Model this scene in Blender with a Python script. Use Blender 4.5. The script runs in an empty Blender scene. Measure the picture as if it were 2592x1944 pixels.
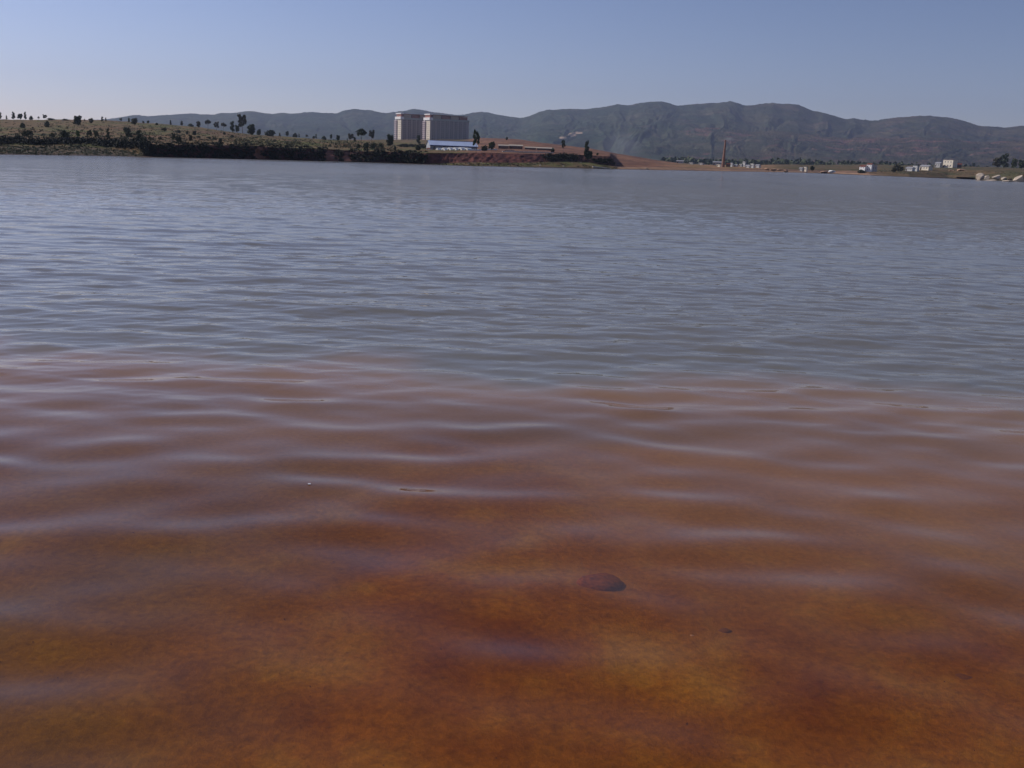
import bpy, bmesh, math, random
import numpy as np
from mathutils import Vector, Matrix, Euler

random.seed(7)
RNG = np.random.default_rng(11)
SC = bpy.context.scene
COL = SC.collection
R = math.radians

# ------------------------------------------------------------------ camera
W0, H0, F = 2592.0, 1944.0, 2490.0
CAM_H = 3.0
PITCH, ROLL = R(13.05), R(2.2)
cam_data = bpy.data.cameras.new('camera')
cam = bpy.data.objects.new('camera', cam_data)
COL.objects.link(cam)
cam_data.sensor_width = 36.0
cam_data.lens = 36.0 * F / W0
cam_data.clip_start = 0.05
cam_data.clip_end = 20000.0
cam.location = (0, 0, CAM_H)
CAM_M = Matrix.Rotation(R(90) - PITCH, 3, 'X') @ Matrix.Rotation(ROLL, 3, 'Z')
cam.rotation_euler = CAM_M.to_euler()
SC.camera = cam
CM = np.array(CAM_M)

# ------------------------------------------------------------------ light
SUN_AZ, SUN_EL = R(-72), R(34)
sun_dir = Vector((math.sin(SUN_AZ) * math.cos(SUN_EL), math.cos(SUN_AZ) * math.cos(SUN_EL), math.sin(SUN_EL)))
world = bpy.data.worlds.new('World')
SC.world = world
world.use_nodes = True
wn, wl = world.node_tree.nodes, world.node_tree.links
wn.clear()
wo = wn.new('ShaderNodeOutputWorld')
bg = wn.new('ShaderNodeBackground')
sky = wn.new('ShaderNodeTexSky')
sky.sky_type = 'NISHITA'
sky.sun_disc = False
sky.sun_elevation = SUN_EL
sky.sun_rotation = SUN_AZ
sky.altitude = 1800
sky.air_density = 1.0
sky.dust_density = 1.5
sky.ozone_density = 1.5
hs = wn.new('ShaderNodeHueSaturation')
hs.inputs['Saturation'].default_value = 1.06
tint = wn.new('ShaderNodeMix'); tint.data_type = 'RGBA'; tint.blend_type = 'MULTIPLY'
tint.inputs[0].default_value = 1.0
tint.inputs[7].default_value = (1.06, 0.94, 1.10, 1)
wl.new(sky.outputs[0], hs.inputs['Color'])
wl.new(hs.outputs[0], tint.inputs[6])
tcw = wn.new('ShaderNodeTexCoord')
dp = wn.new('ShaderNodeVectorMath'); dp.operation = 'DOT_PRODUCT'
dp.inputs[1].default_value = (math.sin(SUN_AZ), math.cos(SUN_AZ), 0)
wl.new(tcw.outputs['Generated'], dp.inputs[0])
mrw = wn.new('ShaderNodeMapRange'); mrw.interpolation_type = 'SMOOTHSTEP'   # brighter haze round the sun's side of the sky
mrw.inputs['From Min'].default_value = -0.7; mrw.inputs['From Max'].default_value = 1.0
mrw.inputs['To Min'].default_value = 0.72; mrw.inputs['To Max'].default_value = 1.06
wl.new(dp.outputs['Value'], mrw.inputs['Value'])
scw = wn.new('ShaderNodeVectorMath'); scw.operation = 'SCALE'
wl.new(tint.outputs[2], scw.inputs[0]); wl.new(mrw.outputs[0], scw.inputs['Scale'])
wl.new(scw.outputs[0], bg.inputs[0])
bg.inputs[1].default_value = 0.070
wl.new(bg.outputs[0], wo.inputs[0])

sd = bpy.data.lights.new('sun', 'SUN')
sd.energy = 2.6
sd.angle = R(0.53)
sd.color = (1.0, 0.93, 0.84)
sun = bpy.data.objects.new('sun', sd)
COL.objects.link(sun)
sun.rotation_euler = sun_dir.to_track_quat('Z', 'Y').to_euler()
sun.location = (-200, 60, 300)

SC.view_settings.view_transform = 'Standard'
SC.view_settings.look = 'None'
SC.view_settings.exposure = 0.35
SC.view_settings.gamma = 1.0
SC.view_settings.use_curve_mapping = False
SC.cycles.use_denoising = True
SC.cycles.max_bounces = 8
SC.cycles.transparent_max_bounces = 16
SC.cycles.volume_bounces = 0
SC.cycles.caustics_reflective = False
SC.cycles.caustics_refractive = False

# ------------------------------------------------------------------ picture measurements -> places
def ray(px, py):
    d = CM @ np.array([(px - W0 / 2) / F, -(py - H0 / 2) / F, -1.0])
    return d
def azel(px, py):
    d = ray(px, py)
    return math.atan2(d[0], d[1]), d[2] / math.hypot(d[0], d[1])
def water_dist(px, py):
    a, e = azel(px, py)
    return a, CAM_H / max(-e, 1e-4)
def at(px, py, D):
    a, e = azel(px, py)
    return np.array([math.sin(a) * D, math.cos(a) * D, CAM_H + e * D])

# ------------------------------------------------------------------ numpy noise
_perm = RNG.random((256, 256))
def vnoise(x, y):
    xi = np.floor(x).astype(np.int64); yi = np.floor(y).astype(np.int64)
    fx = x - xi; fy = y - yi
    fx = fx * fx * (3 - 2 * fx); fy = fy * fy * (3 - 2 * fy)
    a = _perm[xi & 255, yi & 255]; b = _perm[(xi + 1) & 255, yi & 255]
    c = _perm[xi & 255, (yi + 1) & 255]; d = _perm[(xi + 1) & 255, (yi + 1) & 255]
    return (a * (1 - fx) + b * fx) * (1 - fy) + (c * (1 - fx) + d * fx) * fy
def fbm(x, y, o=4, g=0.5):
    s = 0; a = 1; t = 0
    for i in range(o):
        s = s + a * (vnoise(x * 2 ** i + 17.3 * i, y * 2 ** i + 9.1 * i) - 0.5)
        t += a; a *= g
    return s / t * 2
def sstep(e0, e1, x):
    t = np.clip((x - e0) / (e1 - e0), 0, 1)
    return t * t * (3 - 2 * t)

# ------------------------------------------------------------------ materials
def new_mat(name):
    m = bpy.data.materials.new(name); m.use_nodes = True
    return m, m.node_tree.nodes, m.node_tree.links, m.node_tree.nodes['Principled BSDF']
def simple(name, col, rough=0.8, var=0.25, scale=2.0, metal=0.0, spec=0.3, bump=0.0):
    m, n, l, p = new_mat(name)
    tc = n.new('ShaderNodeTexCoord')
    nz = n.new('ShaderNodeTexNoise'); nz.inputs['Scale'].default_value = scale; nz.inputs['Detail'].default_value = 6
    l.new(tc.outputs['Object'], nz.inputs['Vector'])
    r = n.new('ShaderNodeMapRange')
    r.inputs['From Min'].default_value = 0.3; r.inputs['From Max'].default_value = 0.7
    r.inputs['To Min'].default_value = 1 - var; r.inputs['To Max'].default_value = 1 + var
    l.new(nz.outputs['Fac'], r.inputs['Value'])
    mx = n.new('ShaderNodeMix'); mx.data_type = 'RGBA'; mx.blend_type = 'MULTIPLY'
    mx.inputs[0].default_value = 1.0
    mx.inputs[6].default_value = (*col, 1)
    cb = n.new('ShaderNodeCombineColor')
    for k in range(3): l.new(r.outputs[0], cb.inputs[k])
    l.new(cb.outputs[0], mx.inputs[7])
    l.new(mx.outputs[2], p.inputs['Base Color'])
    p.inputs['Roughness'].default_value = rough
    p.inputs['Metallic'].default_value = metal
    p.inputs['Specular IOR Level'].default_value = spec
    if bump:
        b = n.new('ShaderNodeBump'); b.inputs['Strength'].default_value = bump
        l.new(nz.outputs['Fac'], b.inputs['Height']); l.new(b.outputs[0], p.inputs['Normal'])
    return m
def attr_mat(name, rough=0.95, scale=0.6, var=0.45, scale2=6.0):
    m, n, l, p = new_mat(name)
    at_ = n.new('ShaderNodeAttribute'); at_.attribute_name = 'Col'
    tc = n.new('ShaderNodeTexCoord')
    nz = n.new('ShaderNodeTexNoise'); nz.inputs['Scale'].default_value = scale; nz.inputs['Detail'].default_value = 8
    nz.inputs['Roughness'].default_value = 0.7
    l.new(tc.outputs['Object'], nz.inputs['Vector'])
    r = n.new('ShaderNodeMapRange')
    r.inputs['From Min'].default_value = 0.3; r.inputs['From Max'].default_value = 0.7
    r.inputs['To Min'].default_value = 1 - var; r.inputs['To Max'].default_value = 1 + var
    l.new(nz.outputs['Fac'], r.inputs['Value'])
    mx = n.new('ShaderNodeVectorMath'); mx.operation = 'SCALE'
    l.new(at_.outputs['Color'], mx.inputs[0]); l.new(r.outputs[0], mx.inputs['Scale'])
    l.new(mx.outputs[0], p.inputs['Base Color'])
    b = n.new('ShaderNodeBump'); b.inputs['Strength'].default_value = 0.5; b.inputs['Distance'].default_value = 0.3
    nz2 = n.new('ShaderNodeTexNoise'); nz2.inputs['Scale'].default_value = scale2; nz2.inputs['Detail'].default_value = 5
    l.new(tc.outputs['Object'], nz2.inputs['Vector'])
    l.new(nz2.outputs['Fac'], b.inputs['Height']); l.new(b.outputs[0], p.inputs['Normal'])
    p.inputs['Roughness'].default_value = rough
    p.inputs['Specular IOR Level'].default_value = 0.1
    return m

# ------------------------------------------------------------------ object helpers
def tag(o, label=None, cat=None, group=None, kind=None):
    if label: o['label'] = label
    if cat: o['category'] = cat
    if group: o['group'] = group
    if kind: o['kind'] = kind
    return o
def mesh_obj(name, verts, faces, mat=None, parent=None, smooth=False):
    me = bpy.data.meshes.new(name)
    me.from_pydata([tuple(v) for v in verts], [], [tuple(f) for f in faces])
    if mat: me.materials.append(mat)
    if smooth: me.polygons.foreach_set('use_smooth', [True] * len(me.polygons))
    me.update()
    o = bpy.data.objects.new(name, me); COL.objects.link(o)
    if parent: o.parent = parent
    return o
def grid_mesh(name, X, Y, Z, mat, colors=None, fattr=None, smooth=True):
    nr, nc = X.shape
    v = np.stack([X, Y, Z], -1).reshape(-1, 3).astype(np.float32)
    i = np.arange(nr * nc).reshape(nr, nc)
    q = np.stack([i[:-1, :-1], i[:-1, 1:], i[1:, 1:], i[1:, :-1]], -1).reshape(-1, 4).astype(np.int32)
    me = bpy.data.meshes.new(name)
    me.vertices.add(len(v)); me.vertices.foreach_set('co', v.ravel())
    me.loops.add(q.size); me.loops.foreach_set('vertex_index', q.ravel())
    me.polygons.add(len(q))
    me.polygons.foreach_set('loop_start', np.arange(0, q.size, 4, dtype=np.int32))
    me.polygons.foreach_set('use_smooth', np.full(len(q), smooth))
    me.update(calc_edges=True)
    if colors is not None:
        a = me.color_attributes.new('Col', 'FLOAT_COLOR', 'POINT')
        c = np.concatenate([colors.reshape(-1, 3), np.ones((len(v), 1))], 1).astype(np.float32)
        a.data.foreach_set('color', c.ravel())
    if fattr:
        for k, arr in fattr.items():
            a = me.attributes.new(k, 'FLOAT', 'POINT'); a.data.foreach_set('value', arr.astype(np.float32).ravel())
    me.materials.append(mat)
    o = bpy.data.objects.new(name, me); COL.objects.link(o)
    return o
def empty(name, loc, rz=0.0):
    o = bpy.data.objects.new(name, None); COL.objects.link(o)
    o.location = loc; o.rotation_euler = (0, 0, rz); o.empty_display_size = 0.5
    return o
def box(v, f, x0, x1, y0, y1, z0, z1):
    b = len(v)
    v += [(x0, y0, z0), (x1, y0, z0), (x1, y1, z0), (x0, y1, z0), (x0, y0, z1), (x1, y0, z1), (x1, y1, z1), (x0, y1, z1)]
    f += [tuple(b + i for i in q) for q in ((0, 3, 2, 1), (4, 5, 6, 7), (0, 1, 5, 4), (1, 2, 6, 5), (2, 3, 7, 6), (3, 0, 4, 7))]
def box_obj(name, dims, mat, parent):
    v, f = [], []
    for d in (dims if isinstance(dims[0], (tuple, list)) else [dims]): box(v, f, *d)
    return mesh_obj(name, v, f, mat, parent)

# ------------------------------------------------------------------ terrain lines measured from the photo
shore = [(-900, 380), (0, 391.5), (200, 394), (300, 395.5), (370, 397.5), (450, 399), (700, 405), (900, 409.5), (1000, 413), (1100, 417),
         (1200, 420.5), (1300, 422.5), (1400, 424.5), (1500, 427), (1560, 428.5), (1700, 431), (1850, 434), (2000, 436.5),
         (2100, 438.5), (2200, 443.5), (2300, 447.5), (2400, 450), (2465, 452.5), (2485, 457), (2592, 460), (3300, 475)]
foot = [(-900, 362, 28), (0, 371, 25), (200, 371, 24), (270, 377, 18), (330, 383, 12), (362, 395, 3), (450, 397.6, 2), (700, 403.8, 2), (1000, 411.8, 2),
        (1080, 415, 2), (1150, 412.5, 8), (1200, 411, 14), (1300, 413, 14), (1400, 409.5, 18), (1460, 408, 20), (1500, 413, 18),
        (1550, 420, 14), (1600, 422.5, 10), (1700, 424, 10), (1850, 430, 10), (2000, 433, 12), (2100, 436, 12), (2200, 440, 10), (2300, 444.5, 10),
        (2400, 446.5, 10), (2470, 449, 8), (2592, 455, 8), (3300, 469, 10)]
top = [(-900, 345, 60), (0, 355, 45), (200, 354, 45), (270, 355, 35), (330, 359, 20), (372, 366.5, 6), (450, 366, 4), (550, 368, 4), (650, 369, 4), (700, 373, 4),
       (800, 375.5, 4), (850, 379, 4), (900, 382, 4), (1000, 383.5, 4), (1080, 386, 5), (1100, 387, 9), (1150, 387.5, 18), (1200, 386, 26),
       (1300, 388, 28), (1400, 390, 26), (1460, 391.5, 26), (1500, 393, 26), (1546, 395, 22), (1557, 419, 20), (1600, 421.5, 16),
       (1700, 423, 16), (1850, 427, 25), (2000, 429, 30), (2100, 431, 25), (2200, 435, 25), (2300, 437, 30), (2400, 438, 30),
       (2470, 440, 30), (2592, 442, 30), (3300, 455, 30)]
mid = [(-900, 322, 330), (0, 333, 330), (400, 347, 330), (600, 356, 330), (700, 361, 330), (850, 368, 330), (950, 370, 350), (1080, 380, 380),
       (1210, 381, 390), (1300, 380, 400), (1400, 383, 410), (1500, 388, 420), (1545, 392, 420), (1560, 416, 430), (1700, 420, 450),
       (1800, 424, 460), (1900, 425, 540), (2000, 426, 640), (2100, 427, 680), (2200, 430, 680), (2300, 431, 680), (2400, 431, 700), (2592, 434, 640), (3300, 447, 640)]
crest = [(-900, 292, 650), (0, 303, 620), (160, 303, 620), (250, 304, 600), (320, 308, 590), (400, 313, 580), (500, 322, 580), (600, 336, 580), (650, 342, 580), (700, 344, 600),
         (850, 355, 650), (950, 354, 800), (1000, 353.5, 1200), (1180, 352.5, 1250), (1215, 349, 1050), (1300, 351.5, 900), (1400, 365, 850), (1500, 377, 820), (1545, 386, 800),
         (1600, 394.5, 780), (1650, 404, 780), (1700, 411, 780), (1750, 416, 800), (1800, 418.5, 850), (1900, 418, 1000), (2000, 416.5, 1100),
         (2100, 417.5, 1150), (2200, 416, 1150), (2300, 419, 1150), (2400, 421, 1150), (2500, 423, 1100), (2592, 426, 1100), (3300, 440, 1100)]
def line_arrays(line, rel=None):
    a, D, z = [], [], []
    for t in line:
        px, py = t[0], t[1]
        az, e = azel(px, py)
        if rel is None and len(t) == 2:
            d = CAM_H / -e; zz = 0.0
        else:
            d = t[2] if rel is None else np.interp(az, rel[0], rel[1]) + t[2]
            zz = CAM_H + e * d
        a.append(az); D.append(d); z.append(zz)
    return np.array(a), np.array(D), np.array(z)
LS = line_arrays(shore)
LF = line_arrays(foot, LS)
LT = line_arrays(top, LS)
LM = line_arrays(mid)
LC = line_arrays(crest)
def knots(az):
    """distances and heights of the terrain's break lines at azimuths az"""
    g = lambda L, k: np.interp(az, L[0], L[k])
    Ds = g(LS, 1)
    Df, zf = g(LF, 1), np.maximum(g(LF, 2), 0.08)
    Dt, zt = g(LT, 1), g(LT, 2)
    Dm, zm = g(LM, 1), g(LM, 2)
    Dc, zc = g(LC, 1), g(LC, 2)
    Dt = np.maximum(Dt, Df + 1.5); Dm = np.maximum(Dm, Dt + 20); Dc = np.maximum(Dc, Dm + 60)
    zt = np.maximum(zt, zf + 0.1)
    Ds2 = Ds - 12
    return (np.stack([Ds2, Ds, Df, Dt, Dm, Dc, Dc * 1.25, Dc * 1.25 + 1500, Dc * 1.25 + 5200]),
            np.stack([Ds * 0 - 1.4, Ds * 0, zf, zt, zm, zc, zc * 0.7, zc * 0.25 + 1, zc * 0 + 1]))
def relief(x, y, s):
    """small unevenness; s is the running line number 0..8"""
    amp = np.interp(s, [0, 1, 1.3, 2, 3, 4, 5, 6, 8], [0.0, 0.0, 0.05, 0.10, 0.18, 0.5, 0.55, 1.5, 3.0])
    return amp * fbm(x * 0.09 + 31, y * 0.09 + 7, 4, 0.6)
def ground_z(x, y):
    az = math.atan2(x, y); D = math.hypot(x, y)
    KD, KZ = knots(np.array([az]))
    s = np.interp(D, KD[:, 0], np.arange(9))
    z = np.interp(D, KD[:, 0], KZ[:, 0])
    return float(z + relief(np.array([x]), np.array([y]), s)[0])
def find_ground(px, py, Dmin=0, Dmax=1300, fallback=600):
    a, e = azel(px, py)
    Ds = np.interp(a, LS[0], LS[1])
    D = np.concatenate([np.arange(max(Ds + 1, Dmin), 500, 1.5), np.arange(500, Dmax, 6)])
    x, y = math.sin(a) * D, math.cos(a) * D
    KD, KZ = knots(np.array([a]))
    s = np.interp(D, KD[:, 0], np.arange(9))
    z = np.interp(D, KD[:, 0], KZ[:, 0]) + relief(x, y, s)
    hit = np.nonzero(z >= CAM_H + e * D)[0]
    if len(hit): k = hit[0]
    else:
        k = int(np.argmax((z - CAM_H) / D)) if fallback is None else int(np.argmin(abs(D - fallback)))
    return np.array([x[k], y[k], z[k]]), float(D[k])

# near terrain mesh
az = np.linspace(R(-41), R(41), 1300)
KD, KZ = knots(az)
seg = [6, 10, 20, 40, 60, 10, 10, 6]
S = np.concatenate([np.linspace(k, k + 1, n, endpoint=False) for k, n in enumerate(seg)] + [[8]])
Srow = S[:, None] * np.ones_like(az)[None]
k0 = np.minimum(np.floor(S).astype(int), 7); fr = (S - k0)[:, None]
Dg = KD[k0] * (1 - fr) + KD[k0 + 1] * fr
Zg = KZ[k0] * (1 - fr) + KZ[k0 + 1] * fr
# gullies in the bank
win = sstep(1.9, 2.2, Srow) * (1 - sstep(2.85, 3.1, Srow))
gul = fbm(az[None] * 260 + 0 * Srow, Srow * 2.5, 4, 0.6)
Dg = Dg + win * gul * 1.6
Xg, Yg = np.sin(az)[None] * Dg, np.cos(az)[None] * Dg
Zg = Zg + relief(Xg, Yg, Srow)
Zg = np.where((Srow > 1.05) & (Srow < 8), np.maximum(Zg, 0.03), Zg)
def pxof(a):  # picture column of an azimuth near the shore, for choosing ground cover
    return np.interp(a, LC[0], [t[0] for t in crest])
PXc = pxof(az)[None] * np.ones_like(Srow)
def C(*c): return np.array(c)[None, None, :]
n1 = fbm(Xg * 0.03, Yg * 0.03, 4)[..., None]; n2 = fbm(Xg * 0.11 + 50, Yg * 0.05, 4)[..., None]; n3 = fbm(Xg * 0.5 + 9, Yg * 0.25, 3)[..., None]
def mixc(a, b, t): return a * (1 - t) + b * t
grass = mixc(C(0.18, 0.12, 0.06), C(0.12, 0.118, 0.04), sstep(-0.1, 0.3, n2))
grass = mixc(grass, C(0.17, 0.095, 0.055), sstep(0.0, 0.4, n1) * 0.8)
grass = mixc(grass, C(0.045, 0.05, 0.03), sstep(0.1, 0.5, n3) * 0.85)
redsoil = mixc(C(0.23, 0.12, 0.075), C(0.15, 0.078, 0.055), sstep(-0.3, 0.3, n2))
redsoil = mixc(redsoil, C(0.30, 0.16, 0.09), sstep(0.1, 0.6, n1))
flat = mixc(C(0.30, 0.17, 0.10), C(0.20, 0.14, 0.07), sstep(-0.2, 0.3, n2))
rgrass = mixc(C(0.145, 0.10, 0.055), C(0.085, 0.08, 0.04), sstep(-0.2, 0.3, n2))
cliff = mixc(C(0.085, 0.038, 0.032), C(0.05, 0.028, 0.025), sstep(-0.2, 0.3, n3))
redcliff = mixc(C(0.20, 0.075, 0.055), C(0.11, 0.045, 0.04), sstep(-0.2, 0.3, fbm(az[None] * 150 + 0 * Srow, Srow * 3)[..., None]))
bankgreen = mixc(C(0.13, 0.125, 0.045), C(0.17, 0.115, 0.06), sstep(-0.2, 0.2, n3))
beachL = mixc(C(0.13, 0.095, 0.06), C(0.065, 0.055, 0.035), sstep(-0.2, 0.2, n3))
P = PXc[..., None]; Sx = Srow[..., None]
hill = mixc(grass, redsoil, sstep(1150, 1215, P + 30 * n1))
hill = mixc(hill, flat, sstep(1640, 1760, P))
hill = mixc(hill, rgrass, sstep(1930, 2000, P))
# fields of the flat ground in front of the right hills stay sandy near the water
strip = mixc(beachL, cliff, sstep(345, 375, P))
strip = mixc(strip, bankgreen, sstep(1085, 1130, P))
strip = mixc(strip, C(0.36, 0.22, 0.14) + 0 * n1, sstep(1540, 1580, P))
strip = mixc(strip, rgrass, sstep(2180, 2260, P))
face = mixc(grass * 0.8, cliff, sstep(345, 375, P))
face = mixc(face, redcliff, sstep(1060, 1110, P))
face = mixc(face, C(0.10, 0.05, 0.04) + 0 * n1, sstep(1380, 1400, P) * (1 - sstep(1540, 1570, P)))  # shadow on this stretch of bank painted into its earth colour
face = mixc(face, C(0.23, 0.14, 0.095) + 0 * n1, sstep(1560, 1700, P))
face = mixc(face, rgrass, sstep(2150, 2260, P))
terr = mixc(strip, face, sstep(1.95, 2.1, Sx))
terr = mixc(terr, hill, sstep(2.9, 3.05, Sx))
terr = mixc(terr, C(0.09, 0.085, 0.05) + 0 * n1, sstep(5.3, 6.0, Sx))
for pp, ww in ((655, 14), (835, 20), (880, 10)):   # fallen red earth on the black cliff
    q = ((P - pp) / ww) ** 2 + ((Sx - 2.3) / 0.6) ** 2 + 0.8 * n3
    terr = np.where(q < 1, C(0.24, 0.11, 0.075) + 0 * n1, terr)
terr = np.where(Sx < 1.12, C(0.07, 0.05, 0.04), terr)
m_ground = attr_mat('earth_and_dry_grass', scale=0.35, var=0.4, scale2=1.2)
g = grid_mesh('ground', Xg, Yg, Zg, m_ground, colors=terr)
tag(g, kind='structure')

# ------------------------------------------------------------------ mountains
ridge = [(-900, 300), (-300, 300), (0, 305), (250, 304), (300, 299), (320, 294), (335, 290.5), (350, 292), (380, 294), (430, 290), (485, 287), (510, 290),
         (535, 291), (550, 287), (590, 285), (640, 281), (690, 289), (720, 286), (750, 287.5), (785, 283.5), (850, 287), (872, 280), (895, 275.5),
         (940, 280), (975, 287), (1010, 282), (1050, 276), (1080, 280), (1100, 284.5), (1150, 290), (1175, 289), (1220, 282.5), (1260, 290),
         (1320, 298.5), (1340, 294), (1365, 282), (1390, 278), (1440, 275), (1480, 276), (1520, 273), (1550, 267), (1565, 263.5), (1590, 266.5),
         (1640, 258), (1675, 257), (1695, 261), (1715, 267.5), (1760, 263), (1800, 261.5), (1830, 258.5), (1850, 256.5), (1867, 260), (1885, 267), (1915, 265),
         (1957, 259), (1980, 264), (2000, 263), (2022, 265), (2040, 273), (2060, 281.5), (2085, 284), (2115, 295), (2140, 302), (2165, 300), (2205, 306),
         (2245, 301), (2260, 298), (2335, 293), (2405, 297), (2440, 306), (2480, 319), (2540, 323), (2592, 318), (2800, 310), (3300, 330)]
foothill = [(700, 402), (1350, 405), (1450, 396), (1520, 380), (1560, 366), (1620, 350), (1700, 333), (1760, 325), (1800, 322), (1850, 326),
            (1900, 334), (1960, 330), (2020, 338), (2080, 346), (2150, 352), (2200, 348), (2260, 352), (2330, 345), (2400, 352), (2480, 360),
            (2592, 356), (2800, 350), (3300, 360)]
def range_mesh(name, line, D0, D1, nrow, nz, ncol, seed, spur, a0, a1):
    A = np.array([azel(*p) for p in line])
    az = np.linspace(a0, a1, ncol)
    e = np.interp(az, A[:, 0], A[:, 1])
    k = np.hanning(9); k /= k.sum()
    e = np.convolve(np.pad(e, 4, 'edge'), k, 'valid')
    e = np.maximum(e, 0.0005)
    t = np.linspace(0, 1, nrow)[:, None]
    warp = fbm(az[None] * 30 + seed, t * 2.0 + seed, 3)
    n = fbm(az[None] * 26 + 0.8 * warp + seed, t * 1.6 + seed, 5, 0.55)
    rid = 1 - 2 * abs(n)
    gt = t ** 0.85
    w = np.sin(math.pi * np.clip(t, 0, 1)) ** 0.8
    gg = gt * (1 - 0.1 * w) + spur * w * (rid - 0.6)
    gg = np.clip(gg, 0, 0.995 * t ** 0.12)
    gg[-1] = 1.0
    # smooth blend into the crest line
    b = sstep(0.9, 1.0, t)
    gg = gg * (1 - b) + b * np.minimum(gt, 1)
    D = (D0 + (D1 - D0) * t) * (1 + 0.05 * fbm(az[None] * 9 + seed, t * 0 + 3, 3) * np.sin(math.pi * t))
    z = 1.0 + (CAM_H - 1 + e[None] * D) * gg
    # roughness of a wooded surface
    X, Y = np.sin(az)[None] * D, np.cos(az)[None] * D
    rough = (RNG.random(X.shape) - 0.5)
    z = z + nz * (0.8 * rough + 1.3 * fbm(X * 0.03, Y * 0.03, 3)) * np.clip(t * 6, 0, 1)
    # far side
    tb = np.linspace(0.15, 1, 6)[:, None]
    Db = D[-1:] + tb * 900
    zb = z[-1:] * (1 - 0.55 * tb)
    X = np.concatenate([X, np.sin(az)[None] * Db]); Y = np.concatenate([Y, np.cos(az)[None] * Db]); z = np.concatenate([z, zb])
    T = np.concatenate([t * np.ones_like(az)[None], 1 + tb * np.ones_like(az)[None]])
    return az, X, Y, z, T
m_wood = attr_mat('distant_wooded_slope', scale=0.012, var=0.35, scale2=0.15)
def slope_cols(X, Y, T, az, warm):
    n1 = fbm(X * 0.004, Y * 0.004, 4)[..., None]; n2 = fbm(X * 0.02 + 5, Y * 0.02, 4)[..., None]
    c = mixc(C(0.026, 0.042, 0.024), C(0.048, 0.060, 0.034), sstep(-0.3, 0.4, n1))
    A = np.arctan2(X, Y)[..., None]
    right = sstep(R(2), R(20), A)          # drier, browner woods towards the right
    c = mixc(c, c * C(1.5, 1.02, 1.05), right)
    c = mixc(c, C(0.12, 0.075, 0.06), sstep(0.05, 0.55, n2) * warm * (0.7 + 0.5 * right))
    sp_ = vnoise(X * 0.06, Y * 0.02)[..., None]
    c = c * (0.72 + 0.56 * sp_) * np.where(vnoise(X * 0.05 + 40, Y * 0.012)[..., None] > 0.86, 0.5, 1.0)
    return c
a0, a1 = R(-41), R(41)
az_m, X, Y, Z, T = range_mesh('mountains', ridge, 2700, 5200, 230, 2.8, 1700, 3.7, 0.11, a0, a1)
cm = slope_cols(X, Y, T, az_m, 0.45)
# pale quarry scars
for (px, py, w, h) in ((1425, 349, 9, 2.6), (1448, 341, 9, 5), (1462, 336, 12, 3)):
    a, e = azel(px, py)
    ev = (Z - CAM_H) / np.hypot(X, Y)
    aa = np.arctan2(X, Y)
    m = ((aa - a) / (w / F)) ** 2 + ((ev - e) / (h / F)) ** 2
    m = m + 0.6 * fbm(X * 0.02, Y * 0.02, 3)
    cm = np.where((m < 1)[..., None] & (T < 1)[..., None], C(0.40, 0.29, 0.20), cm)
o = grid_mesh('mountains', X, Y, Z, m_wood, colors=cm); tag(o, kind='structure')
az_m, X, Y, Z, T = range_mesh('foothills', foothill, 2700, 4000, 150, 3.5, 1500, 9.2, 0.10, R(-10), a1)
cm = slope_cols(X, Y, T, az_m, 1.0) * C(1.12, 0.98, 1.0)
o = grid_mesh('foothills', X, Y, Z, m_wood, colors=cm, smooth=True); tag(o, kind='structure')

# ------------------------------------------------------------------ lake bed and water
edge_px = [(-900, 900), (0, 945), (400, 960), (900, 985), (1300, 1015), (1650, 1050), (2000, 1085), (2592, 1150), (3300, 1230)]
ex, ey = [], []
for p in edge_px:
    a, D = water_dist(*p); ex.append(math.sin(a) * D); ey.append(math.cos(a) * D)
ex, ey = np.array(ex), np.array(ey)
def depth_at(x, y):
    ye = np.interp(x, ex, ey) + 0.5 * fbm(x * 0.35 + 3, y * 0.2, 3)
    d = 0.30 + 0.022 * np.clip(y, 0, 14) + 0.05 * fbm(x * 0.6, y * 0.6, 3)
    d = d + 0.05 * np.clip(y - ye, 0, 30)
    d = np.where(y < 2, d - (2 - y) * 0.13, d)
    return d
def murk_at(x, y):
    """how much suspended silt hides the bed: clear shelf, cloudy open water, ragged soft front between"""
    ye = np.interp(x, ex, ey)
    q = y - ye + 2.2 * fbm(x * 0.30 + 3, y * 0.22, 4, 0.6)
    return 0.04 + 0.46 * sstep(-6.5, 0.3, q) + 0.50 * sstep(-0.3, 2.4, q), sstep(0.0, 3.0, q)
m_bed, n, l, p = new_mat('orange_silt')
tc = n.new('ShaderNodeTexCoord')
nz = n.new('ShaderNodeTexNoise'); nz.inputs['Scale'].default_value = 0.85; nz.inputs['Detail'].default_value = 8; nz.inputs['Roughness'].default_value = 0.62
l.new(tc.outputs['Object'], nz.inputs['Vector'])
cr = n.new('ShaderNodeValToRGB')
cr.color_ramp.elements[0].position = 0.32; cr.color_ramp.elements[0].color = (0.16, 0.050, 0.002, 1)
cr.color_ramp.elements[1].position = 0.68; cr.color_ramp.elements[1].color = (0.34, 0.19, 0.018, 1)
e_ = cr.color_ramp.elements.new(0.5); e_.color = (0.245, 0.10, 0.004, 1)
l.new(nz.outputs['Fac'], cr.inputs[0])
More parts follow.
